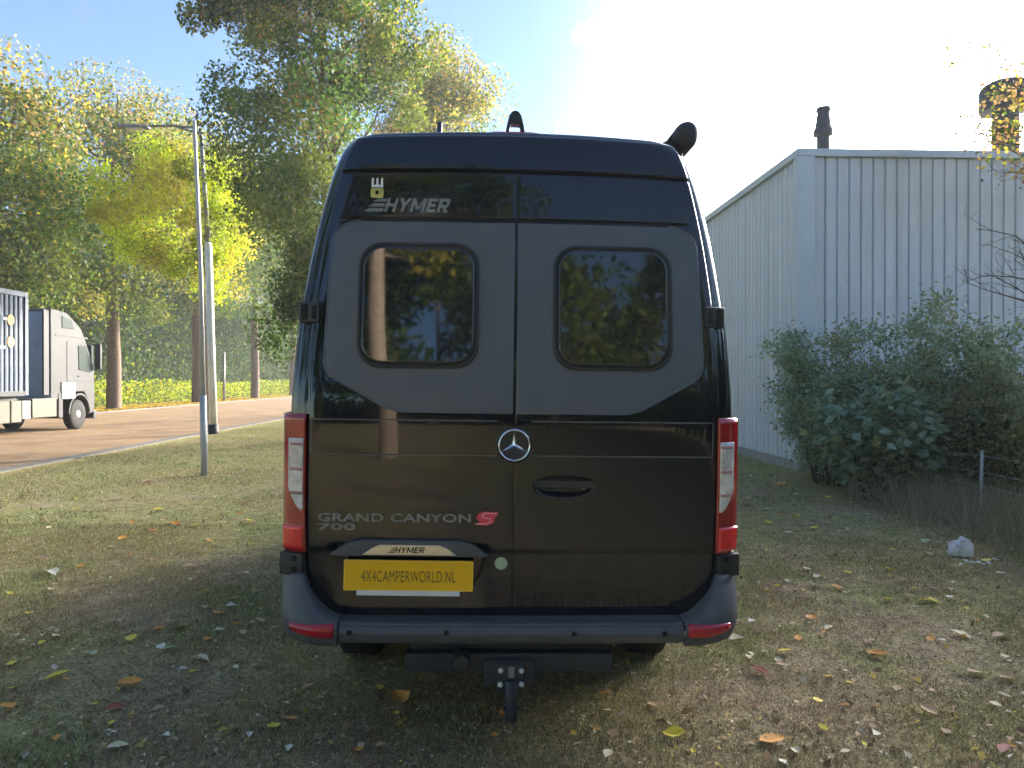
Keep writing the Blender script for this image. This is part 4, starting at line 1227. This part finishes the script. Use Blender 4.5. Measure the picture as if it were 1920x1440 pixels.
# ------------------------------------------------------------------ lamp posts
la = empty('lamp_post', 'slim grey lamp post in the lawn with a pile of leaves at its foot', 'lamp post', tuple(G(383, 892)))
tA = P(366, 240, 12.6) - Vector(la.location)
MB().tube([(0, 0, -0.2), (-0.02, 0.0, 1.4)], [0.060, 0.056], 16).build('lower_post', M['postgrey'], la, smooth=True)
MB().tube([(-0.02, 0, 1.4), (-0.06, 0, 3.6), (tA.x, tA.y, tA.z - 0.1), (tA.x - 0.005, tA.y, tA.z + 0.12)], [0.045, 0.038, 0.030, 0.028], 14).build('upper_post', M['postgrey'], la, smooth=True)
MB().tube([(tA.x, tA.y, tA.z), (tA.x - 0.45, tA.y, tA.z + 0.03), (tA.x - 0.86, tA.y, tA.z + 0.01)], [0.020, 0.018, 0.018], 10).build('arm', M['zinc'], la, smooth=True)
hd_ = MB().box(-0.30, 0.12, -0.07, 0.07, -0.030, 0.022).build('lamp_head', M['zinc'], la, (tA.x - 0.88, tA.y, tA.z + 0.0), bevel=0.015)
MB().box(-0.26, 0.02, -0.055, 0.055, -0.042, -0.030).build('lamp_glass', M['white'], hd_, bevel=0.004)
p = P(400, 812, 22.9)
lb_ = empty('lamp_post', 'pale thick lower lamp post beside the road kerb with dark foot', 'lamp post', (p.x, p.y, 0))
tB = P(377, 246, 22.9) - Vector(lb_.location); mB = P(391, 462, 22.9) - Vector(lb_.location)
MB().tube([(0, 0, -0.2), (0, 0, 0.30)], [0.155, 0.15], 18).build('foot', M['truckdark'], lb_, smooth=True)
MB().tube([(0, 0, 0.30), (mB.x * 0.5, mB.y * .5, mB.z * 0.5), (mB.x, mB.y, mB.z), (mB.x, mB.y, mB.z + 0.12)], [0.122, 0.118, 0.112, 0.075], 18).build('lower_mast', M['whitepost'], lb_, smooth=True)
MB().tube([(mB.x, mB.y, mB.z + 0.1), (tB.x, tB.y, tB.z)], [0.075, 0.055], 14).build('upper_mast', M['zinc'], lb_, smooth=True)
MB().tube([(tB.x, tB.y, tB.z - 0.1), (tB.x - 0.8, tB.y, tB.z + 0.14), (tB.x - 1.9, tB.y, tB.z + 0.10)], [0.04, 0.035, 0.03], 10).build('arm', M['zinc'], lb_, smooth=True)
MB().box(-0.5, 0.15, -0.14, 0.14, -0.05, 0.04).build('lamp_head', M['zinc'], lb_, (tB.x - 2.0, tB.y, tB.z + 0.10), bevel=0.02)
p = at_x(420, -20.3)
tp_ = empty('road_marker_post', 'thin grey post on the leaf covered verge between two tree trunks', 'post', (p.x, p.y, 0))
MB().tube([(0, 0, -0.1), (0, 0, 3.9)], [0.10, 0.09], 10).build('pole', M['zinc'], tp_, smooth=True)

# ------------------------------------------------------------------ truck with container
TX = -13.75
truck = empty('lorry_cab', 'white lorry cab with fairings parked on the far side of the brick road', 'lorry', (TX, 0.7, 0))
yF, yB_ = 25.95, 23.35
cab = MB()
side = [(yB_, 1.05), (yB_, 3.95), (yB_ + 0.9, 3.90), (yB_ + 1.75, 3.45), (yB_ + 2.05, 3.05), (yF + 0.02, 2.1), (yF + 0.06, 1.0), (yF, 0.55), (yF - 0.35, 0.50), (yF - 0.40, 1.02), (yF - 0.65, 1.28), (yF - 1.25, 1.28), (yF - 1.5, 1.02)]
cab.prism(side, -2.5, 0.0, 'x')
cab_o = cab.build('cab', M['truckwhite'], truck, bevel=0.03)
MB().prism([(yF - 0.98, 2.02), (yF - 1.02, 2.85), (yF - 0.55, 2.85), (yF - 0.18, 2.15), (yF - 0.30, 1.95)], 0.0, 0.02, 'x').build('side_window', M['truckglass'], cab_o)
MB().prism([(yB_ + 0.62, 3.38), (yB_ + 0.62, 3.76), (yB_ + 1.15, 3.66), (yB_ + 1.32, 3.38)], 0.0, 0.02, 'x').build('upper_window', M['truckglass'], cab_o)
MB().box(0.0, 0.012, yB_ + 0.25, yF - 0.45, 3.10, 3.15).build('roof_seam', M['truckdark'], cab_o)
MB().box(0.0, 0.012, yB_ + 0.9, yF - 0.02, 1.62, 1.66).build('door_sill_line', M['truckdark'], cab_o)
MB().box(0.0, 0.014, yB_ + 0.9, yB_ + 0.925, 1.05, 2.95).build('door_gap', M['truckdark'], cab_o)
MB().box(0.012, 0.035, yF - 1.05, yF - 0.85, 1.78, 1.82).build('door_handle', M['truckdark'], cab_o)
MB().box(-0.02, 0.04, yB_ + 0.55, yB_ + 1.35, 1.06, 1.60).build('side_panel', M['zinc'], cab_o, bevel=0.01)
MB().box(-2.44, -0.06, yF - 0.05, yF + 0.10, 1.95, 2.9).build('windscreen', M['truckglass'], cab_o, bevel=0.01)
mr_o = MB().box(0.05, 0.25, yF - 0.05, yF + 0.06, 2.05, 2.95).build('mirror', M['truckdark'], cab_o, bevel=0.02)
MB().box(-2.45, -0.05, yB_ - 0.03, yB_ - 0.002, 1.1, 3.85).build('cab_back', M['cabback'], cab_o)
MB().prism([(yB_ - 0.02, 1.2), (yB_ - 0.02, 3.9), (yB_ - 0.30, 3.9), (yB_ - 0.30, 1.2)], -0.10, -0.04, 'x').build('side_fairing', M['truckdark'], cab_o, bevel=0.01)
MB().prism([(yB_ - 0.30, 1.5), (yB_ - 0.30, 3.9), (yB_ - 1.12, 3.80), (yB_ - 1.12, 2.1)], -2.2, -0.9, 'x').build('air_tank_screen', M['cabback'], cab_o, bevel=0.05)
MB().box(-2.1, -0.4, 15.0, yF - 1.5, 0.75, 1.10).build('chassis', M['truckdark'], truck)
tank = MB()
for k, (a, c) in enumerate(((19.9, 20.4), (20.45, 20.95), (21.0, 21.5))):
    MB().box(-0.5, 0.02, a + 0.35, c + 0.33, 0.42, 1.06).build('skirt_panel', M['skirt'], truck, bevel=0.02)
MB().box(-0.5, 0.02, 22.35, 23.65, 0.50, 1.10).build('skirt_panel', M['skirt'], truck, bevel=0.03)
MB().box(-0.45, 0.0, 21.9, 22.3, 0.50, 1.05).build('battery_box', M['zinc'], truck, bevel=0.02)
MB().box(-0.06, 0.02, 23.75, 24.0, 0.45, 1.25).build('step', M['truckwhite'], truck, bevel=0.02)
MB().box(-2.4, 0.0, yF - 0.02, yF + 0.2, 0.32, 0.62).build('front_bumper', M['truckdark'], truck, bevel=0.03)
for x in (-2.2, -0.17):
    for y in (25.0, 19.35):
        w0 = MB().lathe([(0.26, -0.14), (0.44, -0.15), (0.50, -0.11), (0.505, 0), (0.50, 0.11), (0.44, 0.15), (0.26, 0.14)], 28, 'x').build('wheel', M['rubber'], truck, (x, y, 0.505), smooth=True)
        MB().lathe([(0.08, 0.16), (0.12, 0.15), (0.25, 0.06), (0.27, 0.14), (0.27, -0.14), (0.1, -0.1)], 20, 'x').build('rim', M['rim'], w0)
arc = MB()
vs = []; fs = []
for i in range(13):
    a = math.pi * i / 12
    vs += [(-0.35, 25.0 + 0.62 * math.cos(a), 0.55 + 0.62 * math.sin(a)), (0.03, 25.0 + 0.62 * math.cos(a), 0.55 + 0.62 * math.sin(a)), (0.03, 25.0 + 0.68 * math.cos(a), 0.55 + 0.68 * math.sin(a)), (-0.35, 25.0 + 0.68 * math.cos(a), 0.55 + 0.68 * math.sin(a))]
for i in range(12):
    for k in range(4): fs.append((i * 4 + k, i * 4 + (k + 1) % 4, (i + 1) * 4 + (k + 1) % 4, (i + 1) * 4 + k))
arc.add(vs, fs); arc.build('wheel_arch', M['truckdark'], truck)
# trailer + container
cont = empty('shipping_container', 'blue grey corrugated container with orange placards on the lorry trailer', 'container', (TX, 0.7, 0))
MB().box(-2.44, -0.03, 10.2, 22.10, 1.30, 4.20).build('shell', M['contdark'], cont)
MB().box(-0.06, 0.02, 22.02, 22.16, 1.22, 4.30).build('corner_post', M['contdark'], cont)
MB().box(-0.06, 0.02, 10.1, 22.0, 1.20, 1.34).build('bottom_rail', M['truckwhite'], cont)
MB().box(-0.06, 0.02, 10.1, 22.0, 4.16, 4.30).build('top_rail', M['contdark'], cont)
cp = MB().prism([(0.0, 0.0), (0.03, 0.036), (0.10, 0.036), (0.13, 0.0)], 1.35, 4.15, 'z').mesh('corrugation', M['cont'])
for i in range(54):
    link('corrugation', cp, cont, (-0.03, 10.4 + 0.213 * i, 0), (0, 0, 0))
for o in cont.children:
    if o.name.startswith('corrugation'): o.rotation_euler = (0, 0, R(-90)); o.location.y += 0.16; o.location.x = -0.035
for z in (3.42, 2.78):
    MB().lathe([(0.16, 0), (0.16, 0.006)], 16, 'x').build('placard', M['orange'], cont, (0.008, 21.35, z))
# faded lettering and marks on the box side: plain pale blocks, print only
rs = random.Random(5)
for k in range(9):
    y0 = rs.uniform(19.8, 21.1); z0 = rs.uniform(2.3, 4.0)
    MB().box(0.0035, 0.006, y0, y0 + rs.uniform(0.1, 0.35), z0, z0 + rs.uniform(0.05, 0.28)).build('painted_mark', M['white'] if k % 3 else M['contdark'], cont)
trl = empty('container_trailer', 'low trailer chassis carrying the blue grey container', 'trailer', (TX, 0.7, 0))
MB().box(-2.2, -0.2, 9.9, 21.9, 0.95, 1.19).build('frame', M['truckdark'], trl)
for y in (12.2, 13.5, 14.8):
    for x in (-2.2, -0.2):
        w0 = MB().lathe([(0.26, -0.14), (0.44, -0.15), (0.50, -0.11), (0.505, 0), (0.50, 0.11), (0.44, 0.15), (0.26, 0.14)], 24, 'x').build('wheel', M['rubber'], trl, (x, y, 0.505), smooth=True)

# ------------------------------------------------------------------ the place behind the camera (seen mirrored in the van)
p = (-2.65, -9.4)
tb_ = tree('crooked_tree', 'crooked tree standing behind the photographer, mirrored in the van', p, 13, (-0.9, -2.2, 10.4), (4.6, 3.6, 3.6), 0.22, 60, 12000, 0.22, [C_GREEN, C_OLIVE, C_DARK, C_YELL], [4, 2.5, 2, 0.6], None, 1.25, bark='bark2', lean=(-0.28, 0))
bgp = 'trees behind the photographer, mirrored in the van'
for i, (x, y, h, r_) in enumerate(((-9, -19, 13, 5), (-3, -24, 14, 5), (3.0, -22, 12.5, 5.0), (8.5, -21, 12, 5), (15, -19, 12, 5), (-21, -14, 16, 5.5), (-21, -3, 17, 5.5), (-21, 9, 17.5, 5.5), (-15, -27, 14, 5.5))):
    tree('background_tree', 'leafy tree behind the photographer, mirrored in the van', (x, y), h, (0, 0, h * 0.60), (r_, r_, h * 0.42), 0.25, 34, 8000, 0.34, [C_GREEN, C_OLIVE, C_DARK], [4, 2.5, 2], bgp, 1.5)
mass('rear_hedge', 14000, -18, 24, -32, -28, 5.0, 0.5, [C_DARK, C_GREEN, C_OLIVE], [3, 3, 1], seed=15)

# ------------------------------------------------------------------ grass
def blades(name, n, d0, d1, hmin, hmax, wid, power=1.0, xlim=None):
    d = d0 + (d1 - d0) * rng.uniform(0, 1, n)**power
    u = rng.uniform(-0.95, 0.95, n) * (d + 1.2)
    c, s = math.cos(R(PSI)), math.sin(R(PSI))
    x = u * c + d * s; y = -u * s + d * c
    ok = (x > ROAD0 + 0.2) & (x < 7.5) & ~((y > BY) & (x > BX - 0.05))
    dens = fbm(x * 1.4, y * 1.4, 77, 4)
    ok &= rng.uniform(0, 1, n) < np.clip((dens - 0.28) * 3.2, 0.15, 1)
    x, y, d, dens = x[ok], y[ok], d[ok], dens[ok]; n = len(x)
    base = lawn_color(x, y)
    lush = np.clip((base[:, 1] / base[:, 0] - 0.75) * 2.2, 0, 1)
    hgt = (hmin + (hmax - hmin) * rng.uniform(0, 1, n)**1.6) * (0.6 + 0.9 * lush)
    a = rng.uniform(0, 2 * np.pi, n); tl = rng.uniform(0.2, 1.1, n) * hgt; ta = rng.uniform(0, 2 * np.pi, n)
    w_ = wid * rng.uniform(0.6, 1.4, n)
    z = ground_h(x, y) - 0.002
    V = np.empty((n, 3, 3))
    V[:, 0] = np.stack([x - np.cos(a) * w_, y - np.sin(a) * w_, z], 1)
    V[:, 1] = np.stack([x + np.cos(a) * w_, y + np.sin(a) * w_, z], 1)
    V[:, 2] = np.stack([x + np.cos(ta) * tl, y + np.sin(ta) * tl, z + hgt], 1)
    dry = (rng.uniform(0, 1, n) < 0.24)[:, None]
    col = np.where(dry, STRAW * rng.uniform(0.5, 1.35, (n, 1)), base * rng.uniform(0.35, 1.55, (n, 1)))
    return tag(link(name, np_mesh(name, V.reshape(-1, 3), np.arange(3 * n).reshape(n, 3), M['blade'], col)), kind='stuff')


blades('grass', 760000, 1.4, 8.5, 0.012, 0.046, 0.0026, 0.85)
blades('grass', 400000, 8.5, 26.0, 0.016, 0.06, 0.0055, 0.8)

# fine debris: tiny leaf scraps
n = 15000
d = 2.8 + 17 * rng.uniform(0, 1, n)**1.5; u = rng.uniform(-0.76, 0.76, n) * d
x = u + d * 0.038; y = d
ok = (x > ROAD0 + 0.2) & (x < 5.6); x, y, d = x[ok], y[ok], d[ok]
pile = rng.uniform(0, 1, len(x)) < 0.10
lp = la.location
x[pile] = lp.x + rng.normal(size=pile.sum()) * 0.40; y[pile] = lp.y - 0.1 + rng.normal(size=pile.sum()) * 0.6
n = len(x)
tag(link('leaf_litter', leaf_mesh('leaf_litter', np.stack([x, y, ground_h(x, y) + rng.uniform(0.010, 0.022, n)], 1), np.where(rng.uniform(0, 1, n) < 0.85, 0.020, 0.045), pick([(0.70, 0.60, 0.42), (0.26, 0.16, 0.09), (0.42, 0.28, 0.15), (0.70, 0.50, 0.12), (0.85, 0.78, 0.64)], [1.3, 3, 3, 0.9, 0.25], n), M['blade'], flat=1.6, drop=0)), kind='stuff')

# individual fallen leaves
LC = {'orange': (0.85, 0.40, 0.08), 'yellow': (0.85, 0.68, 0.08), 'tan': (0.62, 0.42, 0.24), 'brown': (0.34, 0.19, 0.10), 'cream': (0.80, 0.68, 0.44), 'reddish': (0.42, 0.12, 0.07), 'pale green': (0.45, 0.47, 0.24), 'pink': (0.62, 0.27, 0.22), 'white': (0.88, 0.80, 0.64)}
for k, c in LC.items():
    M['leaf_' + k] = mat('fallen_leaf_' + k.replace(' ', '_'), c, 0.6, vary=0.35, scale=30, transl=0.12, bump=0.2, bscale=60)
shapes = {}


def fallen_shape(kind, s):
    rr = random.Random(s)
    prof = [(-0.5, 0.02), (-0.42, 0.15), (-0.25, 0.30), (-0.02, 0.36), (0.20, 0.28), (0.38, 0.13), (0.52, 0.0)]
    curl = rr.uniform(0.08, 0.40); bend = rr.uniform(-0.5, 0.5)
    b_ = MB(); vs = []
    for x, w_ in prof:
        w2 = w_ * rr.uniform(0.85, 1.15)
        zc = bend * x * x
        vs += [(x, -w2, zc + curl * w2 * w2 * 3.2 + rr.uniform(0, .03)), (x, -w2 * 0.5, zc + curl * w2 * w2 * 0.6), (x, 0, zc - 0.015), (x, w2 * 0.5, zc + curl * w2 * w2 * 0.6), (x, w2, zc + curl * w2 * w2 * 2.6 + rr.uniform(0, .04))]
    fs = [(i * 5 + k, i * 5 + k + 1, i * 5 + k + 6, i * 5 + k + 5) for i in range(6) for k in range(4)]
    b_.add(vs, fs)
    b_.tube([(-0.78, 0.05, 0.02), (-0.6, 0.01, 0.0), (-0.45, 0, 0)], 0.012, 3)
    return b_.mesh('fallen_leaf', M['leaf_' + kind])


def fallen(px, py, kind, wpx, label, group='fallen leaves on the lawn'):
    q = G(px, py); d = CAMZ * 1386 / (py - 714)
    key = (kind, random.randint(0, 3))
    if key not in shapes: shapes[key] = fallen_shape(key[0], hash(key[0]) % 1 + key[1] * 17 + len(key[0]))
    o = link('fallen_leaf', shapes[key], None, (q.x, q.y, float(ground_h(np.array([q.x]), np.array([q.y]))[0]) + 0.022), (random.uniform(-.25, .25), random.uniform(-.25, .25), random.uniform(0, 6.28)))
    s_ = wpx / 1386 * d * 1.05
    o.scale = (s_, s_, s_)
    return tag(o, label, 'leaf', group)


big = [(750, 1318, 'orange', 50, 'big orange leaf on the dark grass left of the tow hitch'), (105, 1275, 'yellow', 42, 'curled brown and yellow leaf in the left foreground'),
       (12, 1337, 'orange', 36, 'orange leaf cut by the left photo edge'), (215, 1337, 'reddish', 34, 'reddish leaf in the left foreground beside a tan one'),
       (245, 1202, 'yellow', 28, 'bright yellow leaf on a green tuft left of the van'), (20, 1250, 'yellow', 24, 'small lemon leaf near the left photo edge'),
       (315, 1222, 'pale green', 30, 'pale green leaf left of the bumper corner'), (375, 1242, 'cream', 36, 'wide cream leaf nearest the left bumper corner'),
       (335, 1180, 'tan', 36, 'long tan leaf lying above the pale green one'), (407, 1155, 'orange', 26, 'orange leaf below a white scrap beside the van'),
       (433, 1143, 'white', 22, 'bleached white leaf close to the left of the van'), (512, 1375, 'yellow', 30, 'yellow leaf at the bottom, left of the van centre'),
       (545, 1360, 'orange', 26, 'orange leaf touching the yellow one at the bottom'), (220, 1412, 'cream', 36, 'cream leaf near the bottom left of the lawn'),
       (115, 1372, 'cream', 20, 'small cream leaf in the bottom left corner'), (243, 1290, 'orange', 40, 'long orange brown leaf with its stalk in the left foreground'),
       (95, 1076, 'white', 34, 'long whitish strip of leaf far left on the lawn'), (150, 1066, 'orange', 18, 'small upright orange leaf right of the whitish strip'),
       (288, 1000, 'orange', 18, 'small orange leaf on the mid lawn left of the van'), (365, 988, 'yellow', 22, 'yellow leaf below the lamp post leaf pile'),
       (488, 1170, 'tan', 24, 'tan leaf just left of the rear bumper'), (515, 1185, 'pale green', 18, 'small greenish leaf by the left bumper corner'),
       (1450, 1400, 'orange', 50, 'big curled orange leaf in the right foreground'), (1265, 1390, 'yellow', 40, 'yellow leaf at the bottom right of the hitch'),
       (1492, 1420, 'cream', 24, 'upright cream leaf beside the big orange one'), (1645, 1236, 'orange', 36, 'folded orange leaf mid lawn right of the van'),
       (1524, 1166, 'orange', 30, 'orange and yellow leaf right of the bumper corner'), (1570, 1105, 'orange', 26, 'bright orange leaf below the hall corner'),
       (1754, 1104, 'pink', 22, 'pinkish square leaf under the plastic bag'), (1736, 1128, 'yellow', 22, 'yellow leaf left of the pinkish square one'),
       (1801, 1193, 'cream', 38, 'cream leaf right half of the lawn'), (1879, 1196, 'tan', 34, 'tan leaf near the right photo edge'),
       (1830, 1270, 'tan', 38, 'long tan leaf in the right foreground'), (1890, 1278, 'tan', 28, 'short tan leaf at the right photo edge'),
       (1885, 1418, 'pink', 30, 'pink red leaf in the bottom right corner'), (1381, 1206, 'cream', 30, 'cream leaf touching the right bumper shadow'),
       (1472, 1228, 'yellow', 25, 'pale yellow leaf right of the van'), (1458, 1244, 'cream', 18, 'small cream leaf under the pale yellow one'),
       (1316, 1211, 'yellow', 24, 'yellow leaf directly under the right bumper corner'), (1411, 1171, 'white', 18, 'small white leaf right of the bumper'),
       (1535, 1323, 'yellow', 22, 'small yellow leaf low on the right lawn'), (1644, 1391, 'white', 20, 'white narrow leaf low on the right lawn'),
       (1743, 1345, 'tan', 34, 'straw coloured stalk standing out on the right lawn'), (1140, 1425, 'cream', 24, 'cream leaf at the bottom centre'),
       (1425, 1266, 'reddish', 34, 'reddish leaf right of the tow bar'), (1225, 1330, 'tan', 30, 'narrow tan leaf right of the hitch'),
       (1665, 1127, 'yellow', 24, 'faint yellow leaf left of the pinkish one'), (1868, 1332, 'cream', 20, 'cream leaf low near the right photo edge'),
       (1885, 1315, 'cream', 22, 'white cream leaf by the right edge'), (1150, 1388, 'tan', 24, 'tan leaf below and right of the hitch')]
for a in big: fallen(*a)
rl = random.Random(99)
side_w = {0: 'left', 1: 'right'}
smalls = {}
for k in range(215):
    py = 905 + (1425 - 905) * rl.random()**1.1
    px = rl.uniform(10, 520) if rl.random() < 0.5 else rl.uniform(1400, 1900)
    if py > 1240 and rl.random() < 0.3: px = rl.uniform(520, 1400)
    if G(px, py).x > 5.2: continue
    kd = rl.choice(['orange', 'orange', 'yellow', 'tan', 'brown', 'cream', 'cream', 'white', 'pale green', 'tan', 'tan', 'yellow'])
    reg = 'left of the van' if px < 520 else ('right of the van' if px > 1400 else 'below the tow bar')
    rowt = 'far' if py < 1060 else ('middle' if py < 1230 else 'near')
    smalls.setdefault((kd, reg, rowt), []).append((px, fallen(px, py, kd, rl.uniform(10, 22), '', 'small fallen leaves')))
ORD = ['first', 'second', 'third', 'fourth', 'fifth', 'sixth', 'seventh', 'eighth', 'ninth', 'tenth', 'eleventh', 'twelfth', 'thirteenth', 'fourteenth', 'fifteenth', 'sixteenth', 'seventeenth', 'eighteenth', 'nineteenth', 'twentieth', 'twenty-first', 'twenty-second', 'twenty-third', 'twenty-fourth', 'twenty-fifth', 'twenty-sixth']
for (kd, reg, rowt), lst in smalls.items():
    lst.sort(key=lambda t: t[0])
    for i, (px, o) in enumerate(lst):
        o['label'] = (f'only small {kd} leaf' if len(lst) == 1 else f'{ORD[i]} small {kd} leaf from the left') + f' in the {rowt} lawn {reg}'
        o['group'] = f'small {kd} leaves'
# white scraps below the bag
for k in range(7):
    q = G(1802 + k * 10.5, rl.uniform(1052, 1066))
    b_ = MB(); s_ = rl.uniform(0.02, 0.045)
    b_.add([(-s_, -s_ * .6, 0), (s_, -s_ * .5, 0.006), (s_ * .8, s_ * .6, 0.012), (-s_ * .7, s_ * .5, 0.004), (0, 0, 0.014)], [(0, 1, 4), (1, 2, 4), (2, 3, 4), (3, 0, 4)])
    tag(b_.build('paper_scrap', M['paper'], None, (q.x, q.y, 0.02), (0, 0, rl.uniform(0, 6))), ORD[k] + ' white paper scrap from the left in the row below the plastic bag', 'paper scrap', 'paper scraps below the bag')

# ------------------------------------------------------------------ thin haze volume, added mainly to mimic a soft lens veil
hz = MB().box(-130, 130, -60, 160, -1.2, 36).build('haze', None)
hm = bpy.data.materials.new('haze'); hm.use_nodes = True
hn = hm.node_tree.nodes; hn.remove(hn['Principled BSDF'])
pv = hn.new('ShaderNodeVolumePrincipled')
pv.inputs['Color'].default_value = (0.93, 0.95, 1.0, 1); pv.inputs['Density'].default_value = HAZE; pv.inputs['Anisotropy'].default_value = 0.25
hm.node_tree.links.new(pv.outputs['Volume'], hn['Material Output'].inputs['Volume'])
hz.data.materials.append(hm)
tag(hz, kind='stuff')
